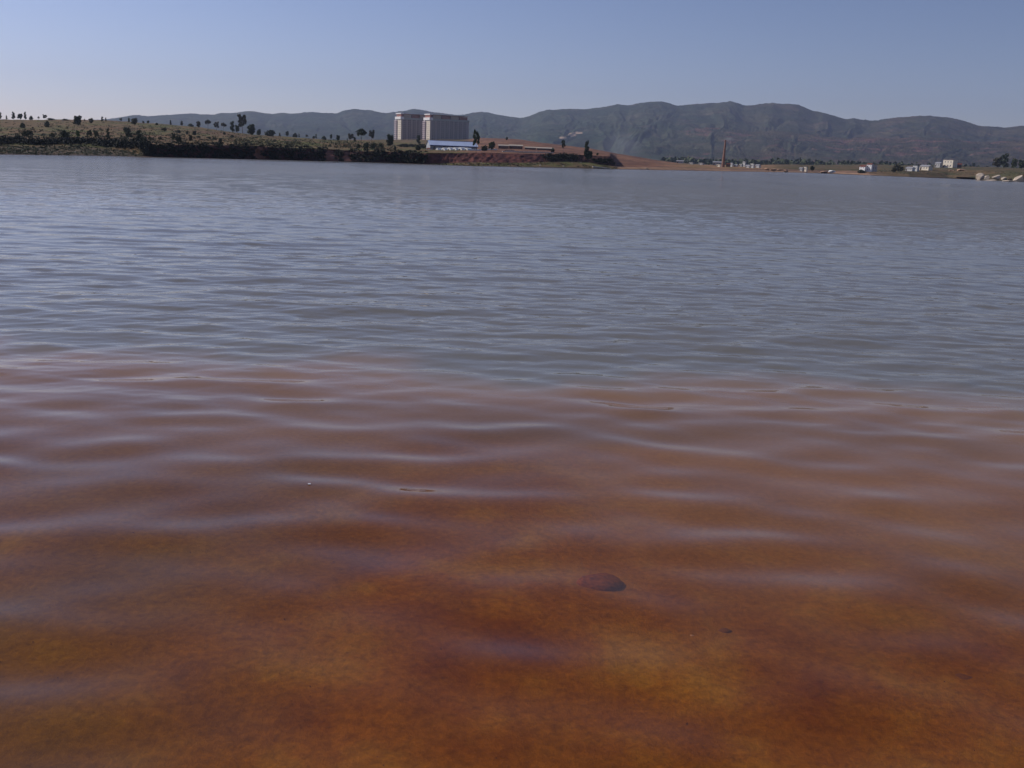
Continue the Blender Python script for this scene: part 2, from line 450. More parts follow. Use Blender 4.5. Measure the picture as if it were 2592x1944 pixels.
# olive algae over the left of the shelf
sx = n.new('ShaderNodeSeparateXYZ'); l.new(tc.outputs['Object'], sx.inputs[0])
mr = n.new('ShaderNodeMapRange'); mr.inputs['From Min'].default_value = -0.9; mr.inputs['From Max'].default_value = -2.6
l.new(sx.outputs['X'], mr.inputs['Value'])
nz3 = n.new('ShaderNodeTexNoise'); nz3.inputs['Scale'].default_value = 0.5; l.new(tc.outputs['Object'], nz3.inputs['Vector'])
mm = n.new('ShaderNodeMath'); mm.operation = 'MULTIPLY'; l.new(mr.outputs[0], mm.inputs[0]); l.new(nz3.outputs['Fac'], mm.inputs[1])
mxx = n.new('ShaderNodeMix'); mxx.data_type = 'RGBA'
l.new(mm.outputs[0], mxx.inputs[0]); l.new(cr.outputs[0], mxx.inputs[6]); mxx.inputs[7].default_value = (0.14, 0.10, 0.006, 1)
nz2 = n.new('ShaderNodeTexNoise'); nz2.inputs['Scale'].default_value = 14; nz2.inputs['Detail'].default_value = 8; nz2.inputs['Roughness'].default_value = 0.75
l.new(tc.outputs['Object'], nz2.inputs['Vector'])
mr2 = n.new('ShaderNodeMapRange'); mr2.inputs['From Min'].default_value = 0.3; mr2.inputs['From Max'].default_value = 0.7
mr2.inputs['To Min'].default_value = 0.6; mr2.inputs['To Max'].default_value = 1.38; l.new(nz2.outputs['Fac'], mr2.inputs['Value'])
vm = n.new('ShaderNodeVectorMath'); vm.operation = 'SCALE'; l.new(mxx.outputs[2], vm.inputs[0]); l.new(mr2.outputs[0], vm.inputs['Scale'])
l.new(vm.outputs[0], p.inputs['Base Color'])
p.inputs['Roughness'].default_value = 1.0; p.inputs['Specular IOR Level'].default_value = 0.0
bmp = n.new('ShaderNodeBump'); bmp.inputs['Strength'].default_value = 0.6; bmp.inputs['Distance'].default_value = 0.03
l.new(nz2.outputs['Fac'], bmp.inputs['Height']); l.new(bmp.outputs[0], p.inputs['Normal'])
xs = np.linspace(-1, 1, 360)[None]; ts = np.linspace(0, 1, 420)[:, None]
Yb = -9 + 79 * ts ** 1.7 + 0 * xs
Xb = xs * (9 + 0.75 * np.maximum(Yb + 9, 0))
Zb = -depth_at(Xb, Yb) + 0.012 * fbm(Xb * 3, Yb * 3, 4)
o = grid_mesh('lake_bed', Xb, Yb, Zb, m_bed); tag(o, kind='structure')

# water surface: a fan of quads that is finest near the camera, real waves in the mesh
OY = -4.0
azw = np.linspace(R(-45), R(45), 760)
Dl = [5.0]
while Dl[-1] < 560:
    D = Dl[-1]; Dc_ = max(D - 4.0, 1.5)
    Dl.append(D + max(0.03, 0.38 * Dc_ * Dc_ / (CAM_H * F * 1024 / W0)))
Dl = np.array(Dl)[:, None]
Xw = np.sin(azw)[None] * Dl; Yw = OY + np.cos(azw)[None] * Dl
stepr = np.gradient(Dl[:, 0])[:, None] * np.ones_like(azw)[None]
stepx = (Dl * (azw[1] - azw[0])) * np.ones_like(azw)[None]
Zw = np.zeros_like(Xw); lost = np.zeros_like(Xw)
dist = np.hypot(Xw, Yw)
calm = sstep(9, 20, dist + 1.2 * fbm(Xw * 0.12, Yw * 0.12, 3)) # sheltered shallows, rippled open water
gust = 1.0 + 0.45 * fbm(Xw * 0.05 + 4, Yw * 0.02, 3)
NW = 86
for i in range(NW):
    u = i / 69
    lam = 0.16 * (2.4 / 0.16) ** u if i < 70 else 2.4 * 3.6 ** ((i - 69) / 16)
    lam *= RNG.uniform(0.92, 1.08)
    spread = 20 if lam > 0.8 else 34
    th = R(RNG.normal(-5, spread))
    kx, ky = math.sin(th) * 2 * math.pi / lam, math.cos(th) * 2 * math.pi / lam
    ph = RNG.uniform(0, 2 * math.pi)
    slope = 0.0105 + 0.005 * math.exp(-((math.log(lam / 0.6)) / 0.45) ** 2)      # per component
    if i >= 70: slope = 0.0045
    near = math.exp(-((math.log(lam / 1.0)) / 0.55) ** 2)                 # only the long ripples reach the shallows
    amp = slope * lam / (2 * math.pi) * (near * 1.4 * (1 - calm) + 1.0 * calm * gust)
    eff = np.maximum(stepr * abs(math.cos(th)), stepx * abs(math.sin(th)))
    keep = 1 - sstep(0.45, 1.3, eff / lam)
    groups = 0.55 + 0.9 * vnoise(Xw * 0.28 / lam + i * 3.1, Yw * 0.35 / lam + i * 1.7)
    arg = kx * Xw + ky * Yw + ph
    c_ = np.cos(arg)
    Zw += amp * keep * groups * c_
    lost += (1 - keep) * (slope * gust) ** 2 * 0.5
dep, far_silt = murk_at(Xw, Yw)
m_water = bpy.data.materials.new('lake_water'); m_water.use_nodes = True
n, l = m_water.node_tree.nodes, m_water.node_tree.links; n.clear()
out = n.new('ShaderNodeOutputMaterial')
tc = n.new('ShaderNodeTexCoord')
ad = n.new('ShaderNodeAttribute'); ad.attribute_name = 'murk'
al = n.new('ShaderNodeAttribute'); al.attribute_name = 'lost'
# fine ripples
mp = n.new('ShaderNodeMapping'); mp.inputs['Scale'].default_value = (0.55, 1.7, 1); mp.inputs['Rotation'].default_value = (0, 0, R(4))
l.new(tc.outputs['Object'], mp.inputs[0])
w1 = n.new('ShaderNodeTexNoise'); w1.inputs['Scale'].default_value = 0.6; w1.inputs['Detail'].default_value = 8; w1.inputs['Roughness'].default_value = 0.6
l.new(mp.outputs[0], w1.inputs['Vector'])
b1 = n.new('ShaderNodeBump'); b1.inputs['Distance'].default_value = 0.35
st = n.new('ShaderNodeMapRange'); st.inputs['From Min'].default_value = 0.0; st.inputs['From Max'].default_value = 0.006
st.inputs['To Min'].default_value = 0.0; st.inputs['To Max'].default_value = 1.0
l.new(al.outputs['Fac'], st.inputs['Value']); l.new(st.outputs[0], b1.inputs['Strength'])
l.new(w1.outputs['Fac'], b1.inputs['Height'])
fr = n.new('ShaderNodeFresnel')
gb = n.new('ShaderNodeNewGeometry'); mi = n.new('ShaderNodeMapRange')   # same air-side angle from both sides of the thin surface
mi.inputs['To Min'].default_value = 1.33; mi.inputs['To Max'].default_value = 1 / 1.33
l.new(gb.outputs['Backfacing'], mi.inputs['Value']); l.new(mi.outputs[0], fr.inputs['IOR'])
l.new(b1.outputs[0], fr.inputs['Normal'])
gl = n.new('ShaderNodeBsdfGlossy'); gl.inputs['Color'].default_value = (0.98, 0.95, 0.92, 1)
rg = n.new('ShaderNodeMapRange'); rg.inputs['From Min'].default_value = 0; rg.inputs['From Max'].default_value = 0.008
rg.inputs['To Min'].default_value = 0.03; rg.inputs['To Max'].default_value = 0.18
l.new(al.outputs['Fac'], rg.inputs['Value']); l.new(rg.outputs[0], gl.inputs['Roughness']); l.new(b1.outputs[0], gl.inputs['Normal'])
tr = n.new('ShaderNodeBsdfTransparent'); tr.inputs['Color'].default_value = (0.97, 0.80, 0.6, 1)
df = n.new('ShaderNodeBsdfDiffuse'); df.inputs['Color'].default_value = (0.185, 0.168, 0.135, 1)
ao = n.new('ShaderNodeAttribute'); ao.attribute_name = 'offshore'   # stirred-up orange silt near the shelf, grey silt further out
mc = n.new('ShaderNodeMix'); mc.data_type = 'RGBA'; l.new(ao.outputs['Fac'], mc.inputs[0])
mc.inputs[6].default_value = (0.46, 0.25, 0.13, 1); mc.inputs[7].default_value = (0.185, 0.168, 0.135, 1); l.new(mc.outputs[2], df.inputs['Color'])
mu = n.new('ShaderNodeMixShader'); l.new(ad.outputs['Fac'], mu.inputs[0]); l.new(tr.outputs[0], mu.inputs[1]); l.new(df.outputs[0], mu.inputs[2])
fin = n.new('ShaderNodeMixShader'); l.new(fr.outputs[0], fin.inputs[0]); l.new(mu.outputs[0], fin.inputs[1]); l.new(gl.outputs[0], fin.inputs[2])
l.new(fin.outputs[0], out.inputs[0])
o = grid_mesh('water', Xw, Yw, Zw, m_water, fattr={'murk': dep, 'offshore': far_silt, 'lost': lost}); tag(o, kind='structure')
print('water verts', Xw.size, 'lost max', lost.max())

# ------------------------------------------------------------------ foliage
def leaf_mat(name, c0, c1):
    m, n, l, p = new_mat(name)
    geo = n.new('ShaderNodeNewGeometry')
    cr = n.new('ShaderNodeValToRGB')
    cr.color_ramp.elements[0].color = (*c0, 1); cr.color_ramp.elements[1].color = (*c1, 1)
    l.new(geo.outputs['Random Per Island'], cr.inputs[0])
    l.new(cr.outputs[0], p.inputs['Base Color'])
    p.inputs['Roughness'].default_value = 0.75; p.inputs['Specular IOR Level'].default_value = 0.2
    return m
L_DARK = leaf_mat('dark_leaves', (0.034, 0.050, 0.030), (0.075, 0.092, 0.052))
L_BLACK = leaf_mat('deep_green_leaves', (0.012, 0.018, 0.012), (0.03, 0.035, 0.022))
L_GREEN = leaf_mat('green_leaves', (0.045, 0.062, 0.034), (0.095, 0.11, 0.058))
L_OLIVE = leaf_mat('olive_leaves', (0.06, 0.06, 0.035), (0.12, 0.11, 0.06))
L_BRIGHT = leaf_mat('fresh_leaves', (0.06, 0.11, 0.03), (0.10, 0.17, 0.05))
L_GREY = leaf_mat('sparse_grey_green_leaves', (0.07, 0.07, 0.05), (0.12, 0.11, 0.08))
BARK = simple('bark', (0.10, 0.075, 0.055), 0.9, 0.3, 3.0)
def leaf_quads(P, s, squash=1.0):
    n = len(P)
    a = RNG.normal(size=(n, 3)); a /= np.linalg.norm(a, axis=1, keepdims=True)
    b = np.cross(a, RNG.normal(size=(n, 3))); b /= np.linalg.norm(b, axis=1, keepdims=True)
    s = np.asarray(s).reshape(-1, 1) * np.ones((n, 1))
    c = np.cross(a, b)
    V = np.stack([P - b * s - c * s * .6, P + b * s * .9 - c * s * .5, P + b * s + c * s * .7, P - b * s * .8 + c * s * .6], 1).reshape(-1, 3)
    return V
def quads_mesh(name, V, mat):
    q = np.arange(len(V), dtype=np.int32)
    me = bpy.data.meshes.new(name)
    me.vertices.add(len(V)); me.vertices.foreach_set('co', V.astype(np.float32).ravel())
    me.loops.add(len(q)); me.loops.foreach_set('vertex_index', q)
    me.polygons.add(len(q) // 4); me.polygons.foreach_set('loop_start', np.arange(0, len(q), 4, dtype=np.int32))
    me.update(calc_edges=True); me.materials.append(mat)
    return me
def lobes(spec, n, s):
    """spec: list of (cx,cy,cz, rx,ry,rz) in a unit tree 0..1 tall"""
    vol = np.array([t[3] * t[4] * t[5] for t in spec]) ** 0.7
    out = []
    for t, v in zip(spec, vol / vol.sum()):
        k = max(10, int(n * v))
        d = RNG.normal(size=(k, 3)); d /= np.linalg.norm(d, axis=1, keepdims=True)
        r = RNG.uniform(0.45, 1.0, (k, 1)) ** 0.6 * (1 + 0.25 * RNG.normal(size=(k, 1)) * 0.5)
        out.append(np.array(t[:3]) + d * r * np.array(t[3:]))
    P = np.concatenate(out); P = P[P[:, 2] > 0.0]
    return leaf_quads(P, RNG.uniform(0.6, 1.3, len(P)) * s)
def trunk_mesh(name, h, r, limbs, mat, lean=0.0):
    v, f = [], []
    def tube(a, b, r0, r1, n=6, bend=0.0):
        a, b = Vector(a), Vector(b); d = (b - a).normalized()
        u = d.orthogonal().normalized(); w = d.cross(u)
        base = len(v)
        for k in range(3):
            t = k / 2; c = a.lerp(b, t) + u * bend * math.sin(math.pi * t)
            rr = r0 + (r1 - r0) * t
            for j in range(n):
                th = 2 * math.pi * j / n
                v.append(tuple(c + (u * math.cos(th) + w * math.sin(th)) * rr))
        for k in range(2):
            for j in range(n):
                j2 = (j + 1) % n
                f.append((base + k * n + j, base + k * n + j2, base + (k + 1) * n + j2, base + (k + 1) * n + j))
    tube((0, 0, -0.06), (lean, 0, h), r, r * 0.5, bend=0.01)
    for (z, a, ln, up) in limbs:
        c = (lean * z / h, 0, z)
        tube(c, (c[0] + math.cos(a) * ln, math.sin(a) * ln, z + up), r * 0.45, r * 0.15, 5)
    me = bpy.data.meshes.new(name); me.from_pydata(v, [], f); me.materials.append(mat)
    me.polygons.foreach_set('use_smooth', [True] * len(me.polygons)); me.update()
    return me
LIMBS = [(0.35, 0.3, 0.22, 0.22), (0.42, 2.4, 0.22, 0.25), (0.5, 4.2, 0.2, 0.25), (0.55, 5.6, 0.16, 0.25)]
def rnd(a, b): return random.uniform(a, b)
# prototypes are unit height, unit width = 1 (scaled per tree)
PROTO = {}
def proto(key, spec, n, s, mat, th=0.5, tr=0.03, limbs=LIMBS, lean=0.0):
    PROTO[key] = (quads_mesh('crown', lobes(spec, n, s), mat), trunk_mesh('trunk', th, tr, limbs, BARK, lean))
def rounded(k):
    sp = [(.04, 0, .52, .27, .27, .30)]
    for i in range(9):
        a = i * 2.3 + k; rr = .16 + .16 * ((i * 53) % 7) / 7; sp.append((rr * math.cos(a), rr * math.sin(a), .30 + .075 * i, .15 + .1 * ((i * 29) % 5) / 5, .2, .13))
    return sp
def slender(k):
    sp = []
    for i in range(7):
        a = i * 2.1 + k; z = .25 + .11 * i; r = .30 * (1.15 - z * .7)
        sp.append((.16 * math.cos(a), .16 * math.sin(a), z, r, r, .13))
    return sp
def sparse(k):
    sp = []
    for i in range(9):
        a = i * 2.4 + k; z = .45 + .06 * i
        sp.append((.30 * math.cos(a) * (1 - .3 * (i % 2)), .30 * math.sin(a), z, .17, .17, .09))
    return sp
def umbrella(k):
    return [(-.30, .05, .78, .22, .2, .10), (.0, -.1, .88, .25, .22, .11), (.30, .0, .80, .22, .2, .12), (.1, .25, .74, .2, .2, .09), (-.1, .0, .70, .3, .2, .07), (.36, -.05, .66, .14, .14, .07)]
def bushy(k):
    return [(0, 0, .4, .42, .42, .42), (.25, .1, .35, .25, .25, .3), (-.27, -.08, .3, .25, .25, .28), (.05, -.2, .6, .25, .25, .32)]
for c, M in (('dark', L_DARK), ('green', L_GREEN), ('olive', L_OLIVE), ('grey', L_GREY), ('bright', L_BRIGHT)):
    proto('round_' + c, rounded(1.0), 900, 0.055, M, 0.5, 0.035)
    proto('slender_' + c, slender(0.5), 420, 0.06, M, 0.7, 0.03)
    proto('sparse_' + c, sparse(2.0), 750, 0.05, M, 0.75, 0.028, lean=0.03)
    proto('umbrella_' + c, umbrella(0.0), 420, 0.05, M, 0.75, 0.028, [(0.4, 0.2, .3, .35), (0.45, 2.9, .3, .33), (0.5, 4.6, .25, .3)])
    proto('bush_' + c, bushy(0.0), 380, 0.075, M, 0.35, 0.03, [(0.12, 0.5, .2, .2), (0.12, 2.6, .2, .2), (.1, 4.4, .2, .22)])
NAME_OF = {'round': 'broadleaf_tree', 'slender': 'slender_tree', 'sparse': 'thin_tree', 'umbrella': 'spreading_tree', 'bush': 'shrub'}
def tree(px, ytop, ybase, wpx, kind, label, group=None, D=None, cat=None):
    if D is None: base, D = find_ground(px, ybase, fallback=None)
    else:
        a, e = azel(px, ybase); base = np.array([math.sin(a) * D, math.cos(a) * D, 0]); base[2] = ground_z(base[0], base[1])
    tp = at(px, ytop, D)
    h = max(tp[2] - base[2], 4.0 * D / F)
    w = wpx * D / F
    shape = kind.split('_')[0]
    e = empty(NAME_OF[shape], (base[0], base[1], base[2] - 0.02 * h), rnd(0, 6.28))
    cr, trk = PROTO[kind]
    k = 0.85 if shape != 'bush' else 0.8
    q_ = rnd(.85, 1.15); e.scale = (w * k * q_, w * k / q_, h / 0.98)
    for nm, me in (('crown', cr), ('trunk', trk)):
        c = bpy.data.objects.new(nm, me); COL.objects.link(c); c.parent = e
        if nm == 'trunk':
            f_ = min(1.0, 0.55 * h / w) ; c.scale = (f_, f_, 1)
    tag(e, label, cat or ('shrub' if shape == 'bush' else 'tree'), group)
    return e
G1 = 'young trees standing on the skyline of the left hill'
G2 = 'shrubs and small trees scattered over the left hillside'
G3 = 'row of small trees along the grassy crest left of the towers'
T = [
 (2, 284, 303, 7, 'slender_green', 'slender tree cut by the left edge on the hill skyline', G1),
 (17, 292, 303, 6, 'slender_green', 'tiny slender tree on the skyline, second from the left edge', G1),
 (35, 283, 303, 12, 'slender_green', 'tall slender tree, first of the cluster of three on the left skyline', G1),
 (51, 288, 304, 15, 'round_green', 'low wide tree in the middle of the left skyline cluster', G1),
 (64, 283, 303, 9, 'slender_green', 'narrow tall tree at the right end of the left skyline cluster', G1),
 (79, 292, 304, 12, 'bush_green', 'short bushy tree on the skyline right of the cluster of three', G1),
 (98, 295, 303, 6, 'sparse_grey', 'faint thin sapling on the skyline between bushy tree and pale tree', G1),
 (114, 290, 304, 13, 'sparse_grey', 'pale nearly leafless tree on the left skyline', G1),
 (129, 299, 305, 20, 'bush_green', 'low dark mound of bush on the skyline left of the big round tree', G1),
 (165, 300, 305, 18, 'bush_olive', 'flat olive bush on the skyline just left of the big round tree', G1),
 (197, 293, 322, 27, 'round_dark', 'big round dark tree near the top of the left hill', None),
 (214, 301, 307, 5, 'slender_olive', 'tiny sapling right of the big round tree on the hill', G1),
 (231, 299, 315, 15, 'round_olive', 'small olive round tree on the skyline right of the big round tree', G1),
 (259, 295, 309, 10, 'slender_green', 'small pointed tree where the far mountains begin behind the hill', G1),
 (268, 297, 308, 5, 'slender_olive', 'very thin sapling beside the small pointed tree on the skyline', G1),
 (306, 299, 309, 8, 'sparse_olive', 'faint brown tree on the crest where the mountains rise', G1),
 (327, 298, 311, 9, 'slender_green', 'thin green tree touching the wide bushy one on the crest', G1),
 (340, 299, 318, 21, 'round_olive', 'wide bushy tree on the hill crest in front of the far mountains', G1),
 (363, 305, 312, 7, 'bush_olive', 'first of two dot-like bushes right of the wide bushy crest tree', G1),
 (375, 304, 312, 8, 'bush_green', 'second of two dot-like bushes right of the wide bushy crest tree', G1),
 (397, 310, 317, 8, 'bush_dark', 'low dark bush on the crest between dot-like bushes and dark spiky tree', G1),
 (432, 304, 318, 8, 'slender_dark', 'small dark spiky tree on the hill crest against the mountains', G1),
 (460, 306, 319, 10, 'slender_grey', 'greyish slender tree on the crest right of the spiky one', G1),
 (483, 312, 322, 15, 'bush_green', 'broad low bush on the crest before the square-topped tree', G1),
 (502, 307, 325, 14, 'round_olive', 'square-topped olive brown tree on the descending crest', G1),
 (58, 309, 324, 15, 'bush_green', 'green bush below the left skyline cluster on brown slope', G2),
 (119, 304, 322, 15, 'bush_green', 'green bush under the pale leafless tree on the slope', G2),
 (70, 328, 346, 34, 'bush_green', 'widest green thicket halfway down the far left slope', G2),
 (46, 340, 350, 18, 'bush_dark', 'dark low bush under the widest thicket on the far left', G2),
 (30, 344, 352, 18, 'bush_green', 'small green bush just above the dark hedge at far left', G2),
 (134, 334, 351, 13, 'bush_green', 'small green bush right of the widest thicket on the left slope', G2),
 (165, 331, 354, 30, 'round_green', 'wide mottled green tree above the dark hedge, left slope', G2),
 (198, 330, 350, 13, 'round_bright', 'bright fresh green small tree on the brown left slope', G2),
 (227, 329, 353, 16, 'sparse_dark', 'sparse dark tree right of the bright green tree', G2),
 (244, 331, 350, 15, 'round_green', 'round green tree standing against the sparse dark one', G2),
 (274, 324, 355, 12, 'slender_dark', 'tall narrow dark tree standing alone above the hedge', G2),
 (308, 342, 354, 9, 'slender_green', 'tiny green tree above the right end of the curved hedge', G2),
 (322, 320, 336, 22, 'bush_green', 'broad green bush high on the slope below the wide crest tree', G2),
 (327, 334, 357, 20, 'sparse_dark', 'thin dark tree where the low bank turns into the cliff', G2),
 (352, 329, 366, 20, 'slender_dark', 'tallest dark tree at the left start of the cliff', G2),
 (365, 346, 374, 24, 'round_dark', 'dark dense tree right at the corner where the cliff starts', G2),
 (379, 344, 355, 9, 'bush_green', 'small bush right of the trees at the cliff corner', G2),
 (415, 322, 331, 20, 'bush_olive', 'olive bush in the upper slope below the spiky crest tree', G2),
 (405, 344, 353, 13, 'bush_olive', 'low olive bush halfway between cliff corner and dark twin trees', G2),
 (440, 337, 362, 12, 'sparse_green', 'thin upright tree, left one of the twin trees above the cliff', G2),
 (453, 345, 364, 17, 'round_dark', 'dark rounded tree, right one of the twin trees above the cliff', G2),
 (453, 327, 337, 14, 'bush_dark', 'dark bush high above the twin trees on the slope', G2),
 (474, 330, 340, 9, 'bush_dark', 'small dark bush left of the black oval one on the slope', G2),
 (483, 341, 360, 14, 'round_olive', 'olive rounded tree in the middle of the slope right of the twins', G2),
 (492, 331, 345, 14, 'round_dark', 'black oval bush on the yellow green part of the slope', G2),
 (502, 343, 349, 14, 'bush_dark', 'flat dark bush touching the black oval bush from below', G2),
 (528, 345, 350, 17, 'bush_dark', 'flat dark streak of bush on the yellow green grass', G2),
 (543, 346, 354, 15, 'bush_green', 'flat green bush left of the dark ball shaped bush', G2),
 (558, 350, 362, 14, 'round_dark', 'dark ball shaped bush just above the cliff edge', G2),
 (568, 333, 341, 9, 'bush_dark', 'small dark bush below the leaning thin trees', G2),
 (588, 340, 348, 11, 'bush_dark', 'small dark bush under the pointed dark tree', G2),
 (527, 303, 330, 16, 'umbrella_grey', 'faint flat-topped tree, leftmost of the thin trees on the crest', None),
 (548, 308, 331, 15, 'sparse_grey', 'faint thin tree in the middle of the flat-topped ones on the crest', None),
 (566, 311, 334, 20, 'umbrella_grey', 'faint wide flat-topped tree next to the pointed dark tree', None),
 (588, 307, 336, 18, 'slender_dark', 'pointed dark tree left of the tallest tree on the crest', None),
 (601, 317, 337, 14, 'round_green', 'green tree wedged between the pointed and the tallest tree', None),
 (614, 290, 336, 27, 'sparse_olive', 'tallest ragged tree of the grove on the left hill crest', None),
 (636, 315, 346, 30, 'round_dark', 'dense dark round tree at the right end of the crest grove', None),
 (655, 325, 343, 14, 'bush_green', 'small bush at the right foot of the dense dark grove tree', None),
 (683, 327, 345, 30, 'bush_green', 'broad green thicket right of the crest grove', G3),
 (708, 336, 346, 8, 'slender_olive', 'tiny olive tree right of the broad thicket', G3),
 (727, 332, 346, 11, 'round_dark', 'small round dark tree, first beyond the broad thicket', G3),
 (747, 335, 347, 14, 'bush_dark', 'bushy dark tree second beyond the broad thicket', G3),
 (757, 338, 347, 6, 'slender_green', 'tiny tree at the right edge of the bushy dark one', G3),
 (777, 341, 350, 8, 'sparse_olive', 'faint sapling in the middle of the crest row', G3),
 (794, 343, 351, 8, 'bush_green', 'low bush just left of the small pointed crest tree', G3),
 (800, 339, 351, 7, 'slender_dark', 'small pointed dark tree in the crest row', G3),
 (820, 343, 354, 15, 'bush_green', 'wide low bush in the crest row right of the pointed one', G3),
 (838, 340, 353, 9, 'round_dark', 'small roundish dark tree between wide bush and dark oval tree', G3),
 (856, 342, 359, 13, 'round_dark', 'dark oval tree at the right end of the crest row', G3),
 (879, 350, 364, 4, 'slender_dark', 'thin dark post-like tree left of the spreading tree', None),
 (888, 338, 360, 18, 'sparse_grey', 'faint thin tree left of the spreading tree', None),
 (898, 347, 361, 9, 'round_dark', 'small dark tree at the foot of the spreading tree', None),
 (915, 325, 372, 32, 'umbrella_dark', 'wide spreading tree with pale trunk left of the towers', None),
 (941, 329, 360, 18, 'sparse_grey', 'thin airy tree between spreading tree and dark round tree', None),
 (907, 362, 376, 14, 'bush_green', 'left green bush of the hollow under the spreading tree', None),
 (926, 358, 377, 18, 'bush_dark', 'dark bush of the hollow under the thin airy tree', None),
 (944, 360, 378, 18, 'bush_green', 'green bush in the hollow right of the dark bush', None),
 (964, 360, 375, 16, 'bush_green', 'rightmost green bush in the hollow, left of the dark round tree', None),
 (988, 341, 374, 24, 'round_dark', 'dark round tree just left of the left tower', None),
 (1000, 368, 379, 10, 'bush_dark', 'small dark bush at the foot of the dark round tree by the towers', None),
 (1059, 342, 367, 17, 'slender_dark', 'dark pointed tree between the two towers', None),
 (1058, 364, 381, 20, 'bush_dark', 'ragged dark bush below the pointed tree between the towers', None),
 (1205, 331, 388, 22, 'sparse_green', 'tall airy tree at the right end of the blue-roofed shed', None),
 (1226, 366, 382, 20, 'bush_dark', 'dark bush right of the tall airy tree at the shed', None),
 (1244, 359, 381, 26, 'round_green', 'rounded green tree between shed and the long low barns', None),
 (1283, 347, 356, 9, 'round_dark', 'lone dark bush on top of the bare red hill', None),
 (1399, 372, 386, 12, 'bush_dark', 'dark bush at the right end of the long low barns', None),
 (1425, 354, 386, 12, 'sparse_dark', 'lone thin tree on the bare red hill right of the barns', None),
 (1483, 356, 406, 20, 'slender_dark', 'tall crooked dark tree above the shaded bank', None),
 (1490, 382, 410, 28, 'round_dark', 'wide dark bush around the foot of the crooked tree', None),
 (1512, 386, 393, 8, 'bush_green', 'tiny bush on the red hill right of the crooked tree', None),
 (2055, 420, 435, 16, 'round_dark', 'dark round tree beside the white hut on the far shore', None),
 (2180, 428, 440, 24, 'bush_dark', 'dark bush in front of the two white red-roofed houses', None),
 (2275, 414, 434, 36, 'bush_olive', 'big olive bush left of the low white village walls', None),
 (2262, 420, 436, 16, 'bush_olive', 'smaller olive bush at the left foot of the big olive bush', None),
 (2523, 398, 426, 26, 'round_olive', 'olive tree, left of the dark pair near the right edge', None),
 (2540, 389, 427, 30, 'slender_dark', 'tallest dark tree near the right edge behind the boulders', None),
 (2566, 402, 429, 20, 'round_green', 'round green tree between tallest tree and the right edge', None),
 (2585, 405, 430, 22, 'round_dark', 'dark tree cut by the right edge above the boulders', None),
]
for t in T: tree(*t[:5], t[5], t[6])

# hedges and scrub that read as masses
def scrub(name, pts_spec, mat, label, cat=None, leaf=0.16):
    """pts_spec: list of (x,y,z,rx,rz,n)"""
    out = []
    for (x, y, z, rx, rz, n) in pts_spec:
        d = RNG.normal(size=(n, 3)); d /= np.linalg.norm(d, axis=1, keepdims=True)
        r = RNG.uniform(0.3, 1, (n, 1)) ** 0.5
        P = np.array([x, y, z]) + d * r * np.array([rx, rx, rz])
        out.append(leaf_quads(P, RNG.uniform(0.6, 1.4, n) * leaf))
    me = quads_mesh(name, np.concatenate(out), mat)
    o = bpy.data.objects.new(name, me); COL.objects.link(o); tag(o, label, cat, kind='stuff')
    return o
def along(line_px, line_py, n, jx=0, jd=0):
    r = []
    for i in range(n):
        u = random.random()
        px = line_px[0] + (line_px[1] - line_px[0]) * u
        r.append(px)
    return r
# scrub hanging over the cliff edge
sp = []
for i in range(560):
    px = random.uniform(365, 1080)
    if any(abs(px - q_) < w_ for q_, w_ in ((655, 9), (835, 13), (880, 7))) : continue
    a, _ = azel(px, 385)
    KDa, KZa = knots(np.array([a]))
    s = random.uniform(2.0, 3.2)
    D = np.interp(s, range(9), KDa[:, 0]); z = np.interp(s, range(9), KZa[:, 0])
    D -= 0.3
    r = random.uniform(0.35, 0.9)
    sp.append((math.sin(a) * D, math.cos(a) * D, z + 0.1 * r, r * 1.2, r * 0.6, 26))
scrub('cliff_scrub', sp, L_BLACK, 'dark scrub hanging over the face of the long black cliff')
sp = []
for i in range(420):
    px = random.uniform(-60, 372)
    yb = np.interp(px, [-60, 0, 25, 50, 80, 110, 150, 200, 250, 300, 345, 372], [366, 366, 364, 361, 366, 366, 364, 365, 370, 374, 378, 384])
    yt = np.interp(px, [-60, 0, 25, 50, 80, 110, 150, 200, 250, 300, 345, 372], [352, 352, 358, 358, 362, 362, 356, 355, 357, 360, 364, 367])
    base, D = find_ground(px, random.uniform(yt + 1.5, yb + 1))
    r = random.uniform(0.6, 1.1)
    sp.append((base[0], base[1], base[2] + 0.35 * r, r * 1.3, r * 0.75, 34))
scrub('hedge', sp, L_BLACK, 'long curved band of dark bushes above the left shore')
sp = []
for i in range(170):
    px = random.choice([random.uniform(1375, 1462), random.uniform(1375, 1462), random.uniform(1500, 1552)])
    yb, yt = (409, 393) if px < 1470 else (np.interp(px, [1500, 1552], [411, 420]), np.interp(px, [1500, 1552], [404, 406]))
    base, D = find_ground(px, random.uniform(yt + 2, yb))
    r = random.uniform(0.5, 1.1)
    sp.append((base[0], base[1], base[2] + 0.2 * r, r * 1.3, r * 0.7, 30))
scrub('bank_scrub', sp, L_BLACK, 'black bushes covering the shaded bank under the crooked tree')
sp = []
for i in range(120):
    px, yy = random.choice([(random.uniform(1008, 1056), random.uniform(367, 372)), (random.uniform(1062, 1090), random.uniform(367, 376)), (random.uniform(1010, 1090), random.uniform(368, 373))])
    base, D = find_ground(px, yy, Dmin=260)
    r = random.uniform(0.5, 1.0)
    sp.append((base[0], base[1], base[2] + 0.2 * r, r * 1.4, r * 0.6, 24))
scrub('step_scrub', sp, L_BLACK, 'dark line of bushes on the low step below the towers')
sp = []
